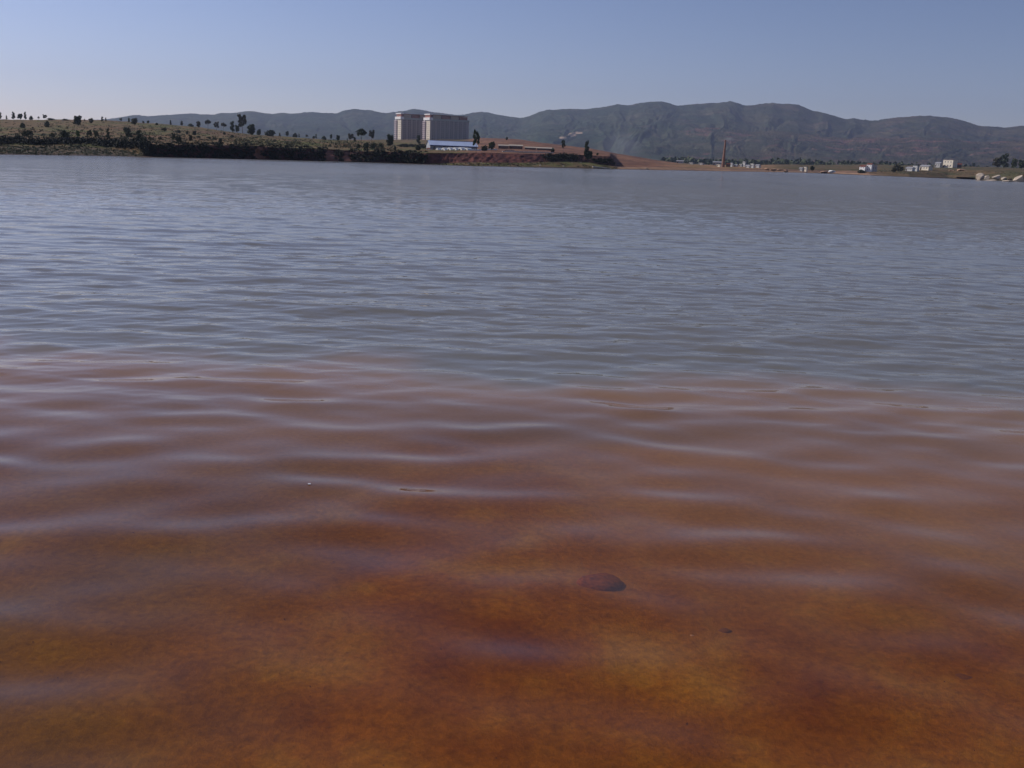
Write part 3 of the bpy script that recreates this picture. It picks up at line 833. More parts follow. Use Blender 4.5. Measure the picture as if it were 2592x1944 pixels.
for i in range(520):
    px = random.uniform(-80, 372)
    base, D = find_ground(px, random.uniform(np.interp(px, [0, 200, 372], [371, 372, 384]), np.interp(px, [0, 372], [390.5, 396.5])))
    r = random.uniform(0.12, 0.42)
    sp.append((base[0], base[1], base[2] + 0.1 * r, r * 1.7, r * 0.55, 12))
scrub('bank_weeds', sp, L_GREEN, 'low weeds on the narrow bank below the curved hedge at left', leaf=0.10)
# small tufts over the left hill, and dry grass
sp = []
for i in range(1500):
    px = random.uniform(-100, 1000)
    y0 = np.interp(px, [-100, 320, 500, 700, 1000], [306, 311, 326, 348, 362]); y1 = np.interp(px, [0, 400, 1000], [392, 362, 382])
    base, D = find_ground(px, random.uniform(y0, y1))
    r = random.uniform(0.15, 0.8) * D / 350
    sp.append((base[0], base[1], base[2] + 0.1 * r, r * 1.6, r * 0.6, 12))
scrub('hillside_tufts', sp[:700], L_OLIVE, 'tufts of dry olive grass and low weeds over the left hill', leaf=0.14)
sq = []
for i in range(260):     # softer thickets in loose rows, merging with the single trees
    cx_ = random.choice([60, 120, 165, 235, 250, 330, 350, 362, 445, 600, 640, 690, 745, 850, 900, 930, 950]) + random.gauss(0, 16)
    ylo = np.interp(cx_, [0, 320, 500, 700, 1000], [312, 318, 332, 350, 364]); yhi = np.interp(cx_, [0, 400, 1000], [352, 362, 380])
    base, D = find_ground(cx_, random.triangular(ylo, yhi, yhi))
    r = random.uniform(0.35, 0.9) * D / 330
    sq.append((base[0], base[1], base[2] + 0.35 * r, r * 1.1, r * 0.8, 22))
scrub('thicket', sq, L_OLIVE, 'loose olive thickets merging between the trees of the left hill', leaf=0.16)
scrub('low_weeds', sp[700:], L_GREEN, 'low green weeds dotted over the left hill', leaf=0.14)
sp = []
for i in range(420):
    px = random.uniform(2180, 2640)
    base, D = find_ground(px, np.interp(px, [2180, 2640], [428, 437]) + random.uniform(0, 12))
    r = random.uniform(0.15, 0.5)
    sp.append((base[0], base[1], base[2] + 0.1 * r, r * 1.6, r * 0.5, 12))
scrub('shore_grass', sp, L_OLIVE, 'dry grass and weeds on the right far shore', leaf=0.12)
sp = []
for i in range(260):
    px = random.uniform(1090, 1560)
    base, D = find_ground(px, np.interp(px, [1090, 1250, 1400, 1560], [414, 414, 413, 424]) + random.uniform(0, 7))
    r = random.uniform(0.15, 0.5)
    sp.append((base[0], base[1], base[2] + 0.08 * r, r * 1.8, r * 0.4, 12))
scrub('bank_grass', sp, L_OLIVE, 'low grass on the narrow green strip below the red bank', leaf=0.12)
# distant woods at the foot of the mountains on the right
sp = []
for i in range(700):
    px = random.uniform(1680, 2620)
    a, e = azel(px, np.interp(px, [1680, 2000, 2300, 2620], [415, 413, 410, 416]) + random.uniform(-2, 2))
    D = random.uniform(1250, 1800)
    r = random.uniform(2.5, 6) * (1.5 if px > 1960 else 1.0)
    sp.append((math.sin(a) * D, math.cos(a) * D, 3 + r * 0.5, r * 1.3, r * 0.75, 12))
scrub('far_wood', sp, L_GREEN, 'dark belt of woodland at the foot of the mountains on the right', leaf=2.0)

# ------------------------------------------------------------------ towers
M_CREAM = simple('cream_render', (0.74, 0.66, 0.53), 0.85, 0.12, 0.5)
M_SHADE = simple('shade_toned_render', (0.40, 0.35, 0.345), 0.85, 0.15, 0.4)  # shade of the unlit tower faces put into the render colour
M_PINK = simple('pinkish_balcony', (0.46, 0.38, 0.40), 0.8, 0.15, 1.0)
M_WHITE = simple('white_paint', (0.78, 0.77, 0.76), 0.7, 0.08, 1.0)
M_BRICKR = simple('brick_red_render', (0.30, 0.14, 0.11), 0.85, 0.2, 0.6)
M_BEIGE = simple('beige_render', (0.42, 0.34, 0.26), 0.85, 0.15, 0.6)
M_DARKG, n, l, p = new_mat('dark_glass'); p.inputs['Base Color'].default_value = (0.03, 0.035, 0.05, 1); p.inputs['Roughness'].default_value = 0.15
M_SLAB = simple('grey_concrete', (0.36, 0.37, 0.35), 0.9, 0.15, 0.8)
def tower(pxc, D, ytop, L, label):
    c = at(pxc, 354, D)
    zb = ground_z(c[0], c[1]) - 0.5
    H = at(pxc, ytop, D)[2] - zb
    Wd, nf = 19.0, 10
    fh = H / nf
    e = empty('apartment_tower', (c[0], c[1], zb), R(30))
    tag(e, label, 'apartment building', 'twin apartment slabs on the hill')
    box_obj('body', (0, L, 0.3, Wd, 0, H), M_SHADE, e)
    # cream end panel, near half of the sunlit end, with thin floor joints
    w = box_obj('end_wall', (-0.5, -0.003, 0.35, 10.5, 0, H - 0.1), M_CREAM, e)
    v, f = [], []
    for k in range(nf):
        for yy in (2.2, 5.6):
            box(v, f, -0.58, -0.505, yy, yy + 1.3, k * fh + 1.0, k * fh + 2.2)
    o = mesh_obj('window', v, f, M_DARKG, w); o['kind'] = 'stuff'
    for k in range(nf):   # stacked balconies on the far half
        b = box_obj('balcony', [(-1.9, -0.003, 11.0, 18.6, k * fh + 0.1, k * fh + 0.35), (-1.9, -1.75, 11.0, 18.6, k * fh + 0.352, k * fh + 1.35)], M_PINK, e)
    v, f = [], []
    nb = int(L / 6.2)
    for k in range(nf):
        for j in range(nb):
            x = 2.5 + j * (L - 4) / nb
            box(v, f, x, x + 1.6, 0.2, 0.297, k * fh + 1.0, k * fh + 2.3)
            box(v, f, x + 2.4, x + 3.6, 0.2, 0.297, k * fh + 1.0, k * fh + 2.3)
    o = mesh_obj('window', v, f, M_DARKG, e); o['kind'] = 'stuff'
    v, f = [], []
    for k in range(1, nf + 1): box(v, f, 0.2, L, 0.1, 0.296, k * fh - 0.28, k * fh - 0.02)
    box_like = mesh_obj('floor_band', v, f, M_BEIGE, e); box_like['kind'] = 'stuff'
    for j in (1, 3, 5):
        x = j * L / 6
        box_obj('recess_strip', (x - 0.5, x + 0.5, -0.05, 0.0, 0, H - 0.5), M_SHADE, e)
    # roof: parapet, crown at the sunlit end, top storey blocks
    box_obj('parapet', (0.6, L + 0.3, -0.1, Wd + 0.3, H + 0.003, H + 2.2), M_SLAB, e)
    box_obj('crown_band', (-1.4, 3.0, -0.2, Wd - 2, H + 0.2, H + 3.2), M_WHITE, e)
    box_obj('crown_wall', (-0.2, 2.6, 1.0, Wd - 4, H + 3.203, H + 6.2), M_BRICKR, e)
    box_obj('crown_cap', (-0.8, 3.2, 0.6, Wd - 3, H + 6.203, H + 7.4), M_WHITE, e)
    for j, m in enumerate((M_BEIGE, M_BRICKR, M_BEIGE, M_BRICKR)):
        x0 = 4 + j * (L - 4) / 4
        box_obj('roof_block', (x0, x0 + (L - 4) / 4 - 1.2, 2.0, Wd - 2, H + 2.203, H + (6.2 if j % 2 == 0 else 5.6)), m, e)
    v, f = [], []
    box(v, f, 3.4, L, 1.2, Wd - 1.2, H + 6.3, H + 6.7)
    mesh_obj('roof', v, f, M_BRICKR, e)
    return e
tower(1016, 1215, 302, 46, 'left of two tall apartment slabs on the hill, partly hidden by the other')
tower(1089, 1180, 304.5, 50, 'right and fully visible of two tall apartment slabs on the hill')

# ------------------------------------------------------------------ blue-roofed shed
M_BLUE = simple('pale_blue_sheet_metal', (0.50, 0.58, 0.74), 0.45, 0.08, 0.4, spec=0.6)
M_FASC = simple('dark_blue_fascia', (0.03, 0.06, 0.20), 0.6, 0.1)
M_GREYW = simple('grey_blue_wall', (0.33, 0.35, 0.38), 0.85, 0.12, 0.7)
def shed():
    D = 385
    a_ = at(1087, 382, D); b_ = at(1210, 384.5, D + 4)
    L = math.hypot(b_[0] - a_[0], b_[1] - a_[1]); rz = math.atan2(b_[1] - a_[1], b_[0] - a_[0])
    zb = min(ground_z(a_[0], a_[1]), ground_z(b_[0], b_[1])) - 0.1
    hw = at(1087, 366.5, D)[2] - zb; hr = at(1095, 355, D + 4)[2] - zb
    e = empty('farm_shed', (a_[0], a_[1], zb), rz)
    tag(e, 'long low shed with pale blue sheet metal roof below the towers', 'shed')
    dp = 8.0
    v = [(0.3, .3, 0), (L - .3, .3, 0), (L - .3, dp, 0), (.3, dp, 0), (.3, .3, hw - .02), (L - .3, .3, hw - .02), (L - .3, dp, hw - .02), (.3, dp, hw - .02), (.3, dp / 2, hr - .12), (L - .3, dp / 2, hr - .12)]
    f = [(0, 1, 5, 4), (1, 2, 6, 9, 5), (2, 3, 7, 6), (3, 0, 4, 8, 7)]
    mesh_obj('wall', v, f, M_GREYW, e)
    # roof sheets, hip-like at the left: separate panels with raised seams
    n = 24
    def hx(x): return x
    for k in range(n):
        x0, x1 = k * L / n, (k + 1) * L / n - 0.03
        v, f = [], []
        ins0 = 1.2 * (1 - k / n * 0.7) if k == 0 else 0
        for (xa, xb, dz) in ((x0, x1 - 0.12, 0), (x1 - 0.12, x1, 0.05)):
            b = len(v); xi = xa + ins0 if xa == x0 else xa
            v += [(xa, -0.25, hw + dz), (xb, -0.25, hw + dz), (xb, dp / 2, hr + dz), (max(xi, xa) if xi < xb else xa, dp / 2, hr + dz),
                  (xa, -0.25, hw - .05), (xb, -0.25, hw - .05), (xb, dp / 2, hr - .05), (xa, dp / 2, hr - .05)]
            f += [tuple(b + i for i in q) for q in ((0, 1, 2, 3), (0, 4, 5, 1), (1, 5, 6, 2), (3, 7, 4, 0), (7, 6, 5, 4))]
        mesh_obj('roof_sheet', v, f, M_BLUE, e)
    v = [(0, dp / 2 + .02, hr), (L, dp / 2 + .02, hr), (L, dp + .3, hw), (0, dp + .3, hw)]
    mesh_obj('rear_roof', v, [(0, 1, 2, 3)], M_BLUE, e)
    box_obj('fascia', (0, L, -0.32, -0.26, hw - 0.28, hw + 0.02), M_FASC, e)
    box_obj('ridge_cap', (0.8, L, dp / 2 - .1, dp / 2 + .12, hr + .055, hr + .14), M_FASC, e)
    box_obj('door', (1.4, 2.3, .22, .297, .1, 1.3), M_DARKG, e)
    for x in (L * .28, L * .45, L * .62, L * .8): box_obj('window', (x, x + .8, .22, .297, hw * .55, hw * .8), M_DARKG, e)
shed()
M_TENT = simple('white_canvas', (0.85, 0.84, 0.80), 0.8, 0.08, 2.0)
def tent(px, ytop, ybase, wpx, label):
    base, D = find_ground(px, ybase, Dmin=300)
    D = 368.0; c = at(px, ybase, D); zb = ground_z(c[0], c[1])
    h = at(px, ytop, D)[2] - zb; w = wpx * D / F / 2
    e = empty('canvas_tent', (c[0], c[1], zb), -math.atan2(c[0], c[1]) - R(45))
    tag(e, label, 'tent', 'white tents in front of the blue-roofed shed')
    prof = []
    for k in range(11):
        t = -1 + 2 * k / 10
        prof.append((t * w, h * (1 - abs(t) ** 1.5 * 0.62)))
    v = [(x, 0, z) for x, z in prof] + [(x * .97, 2.4, z) for x, z in prof] + [(-w, 0, 0), (w, 0, 0), (-w, 2.4, 0), (w, 2.4, 0)]
    f = [(k, k + 1, 12 + k, 11 + k) for k in range(10)] + [(0, 11, 24, 22), (10, 23, 25, 21)]
    mesh_obj('canopy', v, f, M_TENT, e)
    mesh_obj('front_flap', [(x, -.01, z - .02) for x, z in prof] + [(-w * .9, -.01, .03), (w * .9, -.01, .03)], [tuple(range(10, -1, -1)) + (11, 12)], M_TENT, e)
    box_obj('opening', (-w * .16, w * .16, -.05, -.02, 0, h * .45), M_DARKG, e)
for a in ((1106, 374, 380, 9, 'smallest white tent, next to the dark shed door'), (1121, 373.5, 384, 15, 'second white tent from the shed door'),
          (1135.5, 373, 384.5, 15, 'white tent third from the shed door'), (1149.5, 373, 385.5, 15, 'white tent fourth from the shed door'),
          (1163.5, 372.5, 386, 16, 'largest white tent, fifth from the shed door'), (1179, 374, 384, 14, 'white tent at the right end of the row')):
    tent(*a)
def low_wall(name, p0, p1, D0, D1, hpx, mat, label, cat='wall', th=0.3):
    a_ = at(p0[0], p0[1], D0); b_ = at(p1[0], p1[1], D1)
    za, zb = ground_z(a_[0], a_[1]), ground_z(b_[0], b_[1])
    L = math.hypot(b_[0] - a_[0], b_[1] - a_[1]); rz = math.atan2(b_[1] - a_[1], b_[0] - a_[0])
    e = empty(name, (a_[0], a_[1], za), rz)
    h = hpx * D0 / F
    v, f = [], []
    n = 12
    for k in range(n):
        x0, x1 = L * k / n, L * (k + 1) / n
        z = np.interp(k + .5, [0, n], [0, zb - za])
        box(v, f, x0, x1 - 0.01, 0, th, z - .6, z + h)
    mesh_obj('wall_section', v, f, mat, e)
    v, f = [], []
    for k in range(n):
        z = np.interp(k + .5, [0, n], [0, zb - za]); box(v, f, L * k / n, L * (k + 1) / n - .01, -.06, th + .06, z + h + .002, z + h + .1)
    mesh_obj('coping', v, f, M_WHITE, e)
    tag(e, label, cat)
low_wall('garden_wall', (1186, 382), (1258, 382), 372, 378, 2.5, M_WHITE, 'thin low white wall running right from the tents')
low_wall('retaining_wall', (1272, 389), (1402, 391), 330, 336, 2.0, simple('pale_concrete', (0.5, 0.42, 0.33), .9, .1), 'long pale concrete edge along the top of the red bank')
low_wall('terrace_wall', (1502, 404), (1546, 407), 322, 326, 2.5, M_BEIGE, 'short pale terrace edge at the right end of the bank')

# ------------------------------------------------------------------ gabled / flat houses
M_TILE = simple('red_brown_tiles', (0.16, 0.05, 0.035), 0.85, 0.2, 1.0)
M_GREYR = simple('grey_sheet_roof', (0.30, 0.30, 0.32), 0.7, 0.15)
M_PALER = simple('pale_asbestos_sheet', (0.52, 0.45, 0.36), 0.8, 0.12)
M_MUDW = simple('mud_brick_wall', (0.20, 0.11, 0.08), 0.9, 0.2)
M_GREYH = simple('weathered_grey_render', (0.40, 0.39, 0.38), 0.9, 0.15)
M_PANE, n, l, p = new_mat('dusty_pane'); p.inputs['Base Color'].default_value = (0.11, 0.11, 0.12, 1); p.inputs['Roughness'].default_value = 0.3
M_DOOR = simple('brown_door', (0.08, 0.05, 0.035), 0.7, 0.1)
def house(px, ytop, ybase, wpx, D, wall, roof, label, cat='house', kind='gable', rz=0.0, depth=1.0, group=None, name='village_house', wins=2, storeys=1):
    if px > 1900:
        D = find_ground(px, ybase - 0.5)[1]
    c = at(px, ybase, D); zb = ground_z(c[0], c[1])
    zt = at(px, ytop, D)[2]
    lo = at(px, ybase, D)[2]
    zb = min(zb, lo + 0.3)
    H = zt - zb; w = wpx * D / F
    dp = w * depth
    e = empty(name, (c[0], c[1], zb), -math.atan2(c[0], c[1]) + rz)
    tag(e, label, cat, group)
    x0, x1 = -w / 2, w / 2
    if kind == 'gable':
        rh = min(H * .3, dp * .35); hw = H - rh
        box_obj('wall', (x0, x1, 0, dp, -.3, hw), wall, e)
        ov = w * .04
        v = [(x0 - ov, -ov, hw + .01), (x1 + ov, -ov, hw + .01), (x1 + ov, dp / 2, hw + rh), (x0 - ov, dp / 2, hw + rh), (x1 + ov, dp + ov, hw + .01), (x0 - ov, dp + ov, hw + .01)]
        v += [(a, b, z - .12) for a, b, z in v]
        f = [(0, 1, 2, 3), (3, 2, 4, 5), (7, 6, 9, 8), (8, 9, 11, 10), (0, 6, 7, 1), (4, 10, 11, 5), (0, 3, 9, 6), (3, 5, 11, 9), (1, 7, 8, 2), (2, 8, 10, 4)]
        mesh_obj('roof', v, f, roof, e)
        mesh_obj('gable', [(x0 + .01, .01, hw + .01), (x0 + .01, dp - .01, hw + .01), (x0 + .01, dp / 2, hw + rh - .15), (x1 - .01, .01, hw + .01), (x1 - .01, dp - .01, hw + .01), (x1 - .01, dp / 2, hw + rh - .15)], [(0, 2, 1), (3, 4, 5)], wall, e)
    else:
        hw = H * .93
        box_obj('wall', (x0, x1, 0, dp, -.3, hw), wall, e)
        box_obj('roof', (x0 - .12, x1 + .12, -.12, dp + .12, hw + .004, H), roof, e)
    for s in range(storeys):
        zc = hw / storeys * s
        for k in range(wins):
            xx = x0 + w * (k + .7) / (wins + .4)
            wd = w * .055
            fr = box_obj('window', (xx - wd, xx + wd, -.06, -.003, zc + hw / storeys * .45, zc + hw / storeys * .78), M_GREYR, e)
            box_obj('pane', (xx - wd * .8, xx + wd * .8, -.09, -.063, zc + hw / storeys * .48, zc + hw / storeys * .75), M_PANE, fr)
    xx = x0 + w * .18 / (1 if wins else 1)
    box_obj('door', (x0 + w * .06, x0 + w * .06 + min(.9, w * .14), -.05, -.003, 0, min(2.0, hw / storeys * .75)), M_DOOR, e)
    return e
LR = -R(38)   # turned so that the front catches the light from the left
house(1083, 374, 384, 9, 375, M_CREAM, M_TILE, 'tiny cream hut with red roof at the left end of the blue-roofed shed', rz=LR, wins=1, name='hut')
for k, (x0, x1, yt, yb) in enumerate(((1262, 1287, 366, 376), (1289, 1322, 366, 377), (1329, 1356, 371.5, 381), (1359, 1400, 373, 383))):
    house((x0 + x1) / 2, yt, yb, x1 - x0, 420 + k * 3, M_MUDW, M_PALER,
          ['shortest long barn with pale roof edge, leftmost on the red hill foot', 'second long barn from the left below the bare red hill',
           'third long barn, left one of the lower right pair', 'longest barn with pale roof, rightmost below the red hill'][k],
          cat='barn', kind='gable', depth=.3, group='long low barns below the bare red hill', name='long_barn', wins=4)
house(1290, 379.5, 386, 24, 372, M_GREYH, M_GREYR, 'small grey flat building in front of the long barns', kind='flat', depth=.3, name='outbuilding', wins=2, cat='outbuilding')
GV = 'village houses on the far right shore'
M_PALEW = simple('dusty_whitewash', (0.56, 0.55, 0.53), 0.85, 0.2, 1.5)
VH = [
 (1721, 405.5, 415, 17, 760, M_GREYH, M_GREYR, 'bluish grey house, leftmost of the far shore village', 'gable', 0, 1),
 (1748, 411, 418, 13, 760, M_GREYH, M_PALEW, 'small house with white flat roof left of the chimney, nearer the red hill', 'flat', LR, 1),
 (1773, 412, 419, 13, 760, M_GREYH, M_PALEW, 'small white flat-roofed house second left of the brick chimney', 'flat', LR, 1),
 (1815, 408, 416, 20, 800, M_GREYH, M_GREYR, 'grey gabled house behind the foot of the chimney', 'gable', 0, 1),
 (1818, 416, 424, 13, 540, M_CREAM, M_CREAM, 'cream cube-like house touching the left of the chimney foot', 'flat', LR, 1),
 (1843, 413, 424.5, 10, 560, M_MUDW, M_TILE, 'dark brown house at the right foot of the chimney', 'gable', 0, 1),
 (1850, 412, 422, 9, 600, M_PALEW, M_GREYR, 'narrow pale house just right of the dark brown one', 'gable', LR, 1),
 (1861, 416, 424, 11, 600, M_GREYH, M_GREYR, 'low grey house between chimney and white cluster', 'gable', LR, 1),
 (1874, 415, 425, 9, 620, M_GREYH, M_PALEW, 'small flat-roofed grey house left of the tall white one', 'flat', LR, 1),
 (1882, 408, 424, 8, 640, M_PALEW, M_GREYR, 'tall narrow white house of the far white cluster', 'flat', LR, 2),
 (1891, 417, 427, 13, 560, M_PALEW, M_GREYR, 'white house in front of the tall narrow one', 'gable', LR, 1),
 (1903, 414, 426, 10, 600, M_PALEW, M_PALEW, 'white flat-roofed house in the middle of the cluster', 'flat', LR, 1),
 (1916, 416, 425.5, 13, 600, M_PALEW, M_GREYR, 'white gabled house at the right end of the cluster', 'gable', LR, 1),
 (2026, 423.5, 434, 11, 470, M_GREYH, M_GREYR, 'grey shack left of the small cream hut on the shore', 'gable', LR, 1),
 (2037, 422, 435, 9, 460, M_CREAM, M_GREYR, 'small cream hut left of the dark round tree on the shore', 'flat', LR, 1),
 (2181, 418, 437, 18, 430, M_WHITE, M_TILE, 'white two-storey house with red roof, left of the pair', 'gable', LR, 2),
 (2198, 413, 436, 16, 450, M_WHITE, M_TILE, 'taller white house with red roof, right of the pair', 'gable', LR, 2),
 (2212, 418, 437, 12, 450, M_GREYH, M_GREYR, 'grey shaded annex at the right of the red-roofed pair', 'flat', 0, 1),
 (2300, 422, 434, 20, 520, M_PALEW, M_GREYR, 'low white house right of the big olive bush', 'gable', LR, 1),
 (2315, 419, 434, 14, 530, M_PALEW, M_GREYR, 'white house second right of the big olive bush', 'flat', LR, 1),
 (2338, 417, 432, 28, 560, M_CREAM, M_GREYR, 'wide cream grey-roofed house left of the tall cream house', 'gable', LR, 1),
 (2372, 410, 424, 16, 640, M_GREYH, M_GREYR, 'grey-roofed house touching the tall cream house from the left', 'gable', LR, 1),
 (2398, 405, 425, 30, 620, M_CREAM, M_CREAM, 'tall cream two-storey house with flat roof, biggest in the village', 'flat', LR, 2),
 (2425, 413, 425, 14, 640, M_MUDW, M_TILE, 'brown block standing for the shaded side of the tall cream house', 'gable', 0, 1),  # separate dark block added for the cream house's shaded side
]
for (px, yt, yb, w, D, wm, rm, lb, kd, rz, st_) in VH:
    wd = w / (math.cos(rz) + (0.6 * abs(math.sin(rz))))
    hh = house(px, yt, yb, wd, D, wm, rm, lb, kind=kd, rz=rz, depth=.6, group=GV, storeys=st_, wins=2 if w < 20 else 3)
    if 'biggest' in lb:
        w_ = wd * D / F; H_ = at(px, yt, D)[2] - hh.location.z
        box_obj('stair_house', (w_ * .2, w_ * .45, 1, 3, H_ + .003, H_ + 1.1), M_CREAM, hh)
        box_obj('floor_band', (-w_ / 2 - .1, w_ / 2 + .1, -.3, -.1, H_ * .43, H_ * .5), M_MUDW, hh)

# ------------------------------------------------------------------ chimney
M_BRICK, n, l, p = new_mat('chimney_brick')
tc = n.new('ShaderNodeTexCoord'); bt = n.new('ShaderNodeTexBrick'); bt.inputs['Scale'].default_value = 3
bt.inputs['Color1'].default_value = (0.30, 0.15, 0.105, 1); bt.inputs['Color2'].default_value = (0.23, 0.11, 0.08, 1); bt.inputs['Mortar'].default_value = (0.3, 0.22, 0.17, 1)
l.new(tc.outputs['Object'], bt.inputs['Vector']); l.new(bt.outputs[0], p.inputs['Base Color']); p.inputs['Roughness'].default_value = .9
def frustum(name, z0, z1, r0, r1, mat, parent, n=14):
    v = [(r0 * math.cos(2 * math.pi * k / n), r0 * math.sin(2 * math.pi * k / n), z0) for k in range(n)] + [(r1 * math.cos(2 * math.pi * k / n), r1 * math.sin(2 * math.pi * k / n), z1) for k in range(n)]
    f = [(k, (k + 1) % n, n + (k + 1) % n, n + k) for k in range(n)] + [tuple(range(n, 2 * n))]
    return mesh_obj(name, v, f, mat, parent)
def chimney():
    D = 520
    c = at(1829.5, 425, D); zb = ground_z(c[0], c[1]); t = at(1836.5, 355, D)
    H = t[2] - zb
    e = empty('brick_chimney', (c[0], c[1], zb))
    e.rotation_euler = (0, math.atan2((t[0] - c[0]) - 0.0, H), 0)
    tag(e, 'tall tapering red brick factory chimney leaning slightly right', 'chimney')
    px = D / F
    frustum('plinth', -.4, H * .06, 4.6 * px, 4.2 * px, M_BRICK, e)
    frustum('shaft', H * .06 + .004, H * .96, 3.9 * px, 1.9 * px, M_BRICK, e)
    for z in (.35, .65): frustum('iron_band', H * z, H * z + .12, (4.0 - 2.0 * (z - .06) / .9) * px, (4.0 - 2.0 * (z - .06) / .9) * px, M_TILE, e)
    frustum('cap', H * .96 + .004, H, 2.1 * px, 2.4 * px, M_BRICK, e)
    frustum('flue', H + .002, H + .06, 1.6 * px, 1.6 * px, M_DARKG, e)
    return e, t
ch, ctop = chimney()

# ------------------------------------------------------------------ rocks
M_ROCK = simple('pale_weathered_rock', (0.52, 0.43, 0.34), 0.9, 0.25, 0.9, bump=0.4)
M_RUB = simple('orange_rubble', (0.42, 0.26, 0.17), 0.9, 0.3, 1.5)
M_DROCK = simple('dark_submerged_rock', (0.12, 0.042, 0.010), 0.9, 0.3, 6)
def rock_mesh(seed, sub=3, sx=1, sy=1, sz=1, cut=0.0, soft=False):
    bm = bmesh.new(); bmesh.ops.create_icosphere(bm, subdivisions=sub, radius=1)
    rg_ = random.Random(seed)
    planes = []
    for k in range(13):
        d = Vector((rg_.gauss(0, 1), rg_.gauss(0, 1), rg_.gauss(0, 1))).normalized(); planes.append((d, rg_.uniform(.42, .85)))
    for v in bm.verts:
        for d, t in ([] if soft else planes):
            q = v.co.dot(d)
            if q > t: v.co -= d * (q - t)
        v.co *= 1 + (0.12 * math.sin(3 * v.co.x + seed) * math.cos(4 * v.co.y) if soft else rg_.uniform(-.03, .03))
        v.co.x *= sx; v.co.y *= sy; v.co.z *= sz
    me = bpy.data.meshes.new('rock'); bm.to_mesh(me); bm.free()
    if soft: me.polygons.foreach_set('use_smooth', [True] * len(me.polygons))
    return me
def rock(name, px, ytop, ybase, wpx, label, mat=M_ROCK, cat='boulder', group=None, D=None, seed=1, flat=False):
    if D is None:
        a, Dw = water_dist(px, min(ybase, 1e9)); Ds = np.interp(a, LS[0], LS[1]); D = max(Ds + 1.0, 10)
        if ybase < np.interp(px, [s[0] for s in shore], [s[1] for s in shore]) - 1.5: _, D = find_ground(px, ybase)
        else: D = Dw
    c = at(px, (ytop + ybase) / 2, D); w = wpx * D / F / 2; h = max((ybase - ytop) * D / F / 2, .02)
    me = rock_mesh(seed); me.materials.append(mat)
    o = bpy.data.objects.new(name, me); COL.objects.link(o)
    zb = at(px, ybase, D)[2]
    o.location = (c[0], c[1], zb + h * .62); o.scale = (w, w * .8, h * 1.25)
    o.rotation_euler = (0, 0, -math.atan2(c[0], c[1]))
    tag(o, label, cat, group); return o
GB = 'pale boulders in the water at the right edge'
rock('boulder', 2482, 439, 456, 24, 'pale leaning boulder, leftmost of the group at the right edge', group=GB, seed=2)
rock('boulder', 2498, 444, 456, 16, 'smaller pale boulder second from the left of the boulder group', group=GB, seed=3)
rock('boulder', 2521, 441, 455, 24, 'pale pointed boulder in the middle of the boulder group', group=GB, seed=4)
rock('boulder', 2542, 446, 456, 19, 'low rounded boulder right of the pointed one', group=GB, seed=5)
rock('boulder', 2580, 441, 460, 30, 'largest boulder, cut by the right edge of the picture', group=GB, seed=6)
rock('boulder', 2508, 454.5, 458, 46, 'flat pale slab lying at the waterline under the middle boulders', group=GB, seed=7)
rock('boulder', 2556, 456, 460, 36, 'flat pale slab at the waterline near the right edge', group=GB, seed=8)
rock('boulder', 2557, 449, 457, 10, 'small dark gap stone between the low rounded and the largest boulder', mat=M_MUDW, group=GB, seed=9)
GR = 'heaps of orange rubble on the far shore'
for k, (px, yt, yb, w, lb) in enumerate(((1942, 423, 431, 14, 'leftmost orange rubble heap right of the white cluster'), (1957, 425, 432, 16, 'low orange rubble heap second from left'),
        (1974, 425.5, 432, 16, 'pale orange rubble heap second from right'), (1989, 427, 434.5, 15, 'rounded orange rubble heap, rightmost'))):
    rock('rubble_heap', px, yt, yb, w, lb, M_RUB, 'rubble heap', GR, D=500, seed=20 + k)
for k, (px, yt, yb, w, lb) in enumerate(((2085, 431, 437, 20, 'long grey rubble heap on the far shore between tree and white heap'), (2106, 428.5, 438, 17, 'bright white heap at the water edge, left of the red-roofed houses'))):
    rock('rubble_heap', px, yt, yb, w, lb, M_RUB if k == 0 else M_WHITE, 'rubble heap', None, D=600, seed=30 + k)
for k, (px, yt, yb, w, lb) in enumerate(((2407, 429, 433, 14, 'left one of two pale stone piles below the tall cream house'), (2432, 427, 432, 22, 'right one of two pale stone piles below the tall cream house'))):
    rock('stone_pile', px, yt, yb, w, lb, M_RUB, 'stone pile', None, D=620, seed=40 + k)
# small pale stones on the shores
STONE_L = {7: 'pale stone on the low left bank, left of the close row of three', 8: 'pale stone nearest the left edge on the low bank',
           9: 'second pale stone from the left edge on the low bank', 10: 'third pale stone from the left edge on the low bank',
           11: 'rightmost pale stone on the low left bank, nearest the cliff', 12: 'pale stone second nearest the cliff on the low left bank',
           6: 'pale stone third nearest the cliff on the low left bank'}
SS = [(134, 384), (146, 385), (150, 387), (154, 386), (190, 385), (201, 385.5), (221, 385), (96, 386), (12, 385), (36, 386), (70, 384), (257, 387), (237, 386),
      (1247, 419), (1292, 416), (1339, 414), (1368, 419), (1426, 421), (1187, 415), (1218, 413), (1636, 427), (1470, 412), (1448, 413)]
for k, (px, y) in enumerate(SS):
    left = px < 400
    rock('shore_stone', px, y - 2.2, y + .6, random.uniform(3.5, 6) if px != 1636 else 14,
         STONE_L.get(k, 'small pale stone on the low bank at far left') if left else ('long pale flat stone at the water below the red slope' if px == 1636 else 'small pale stone on the green strip below the red bank'),
         M_ROCK, 'stone', 'pale stones on the left bank' if left else ('pale stones on the green strip' if px != 1636 else None), seed=50 + k)
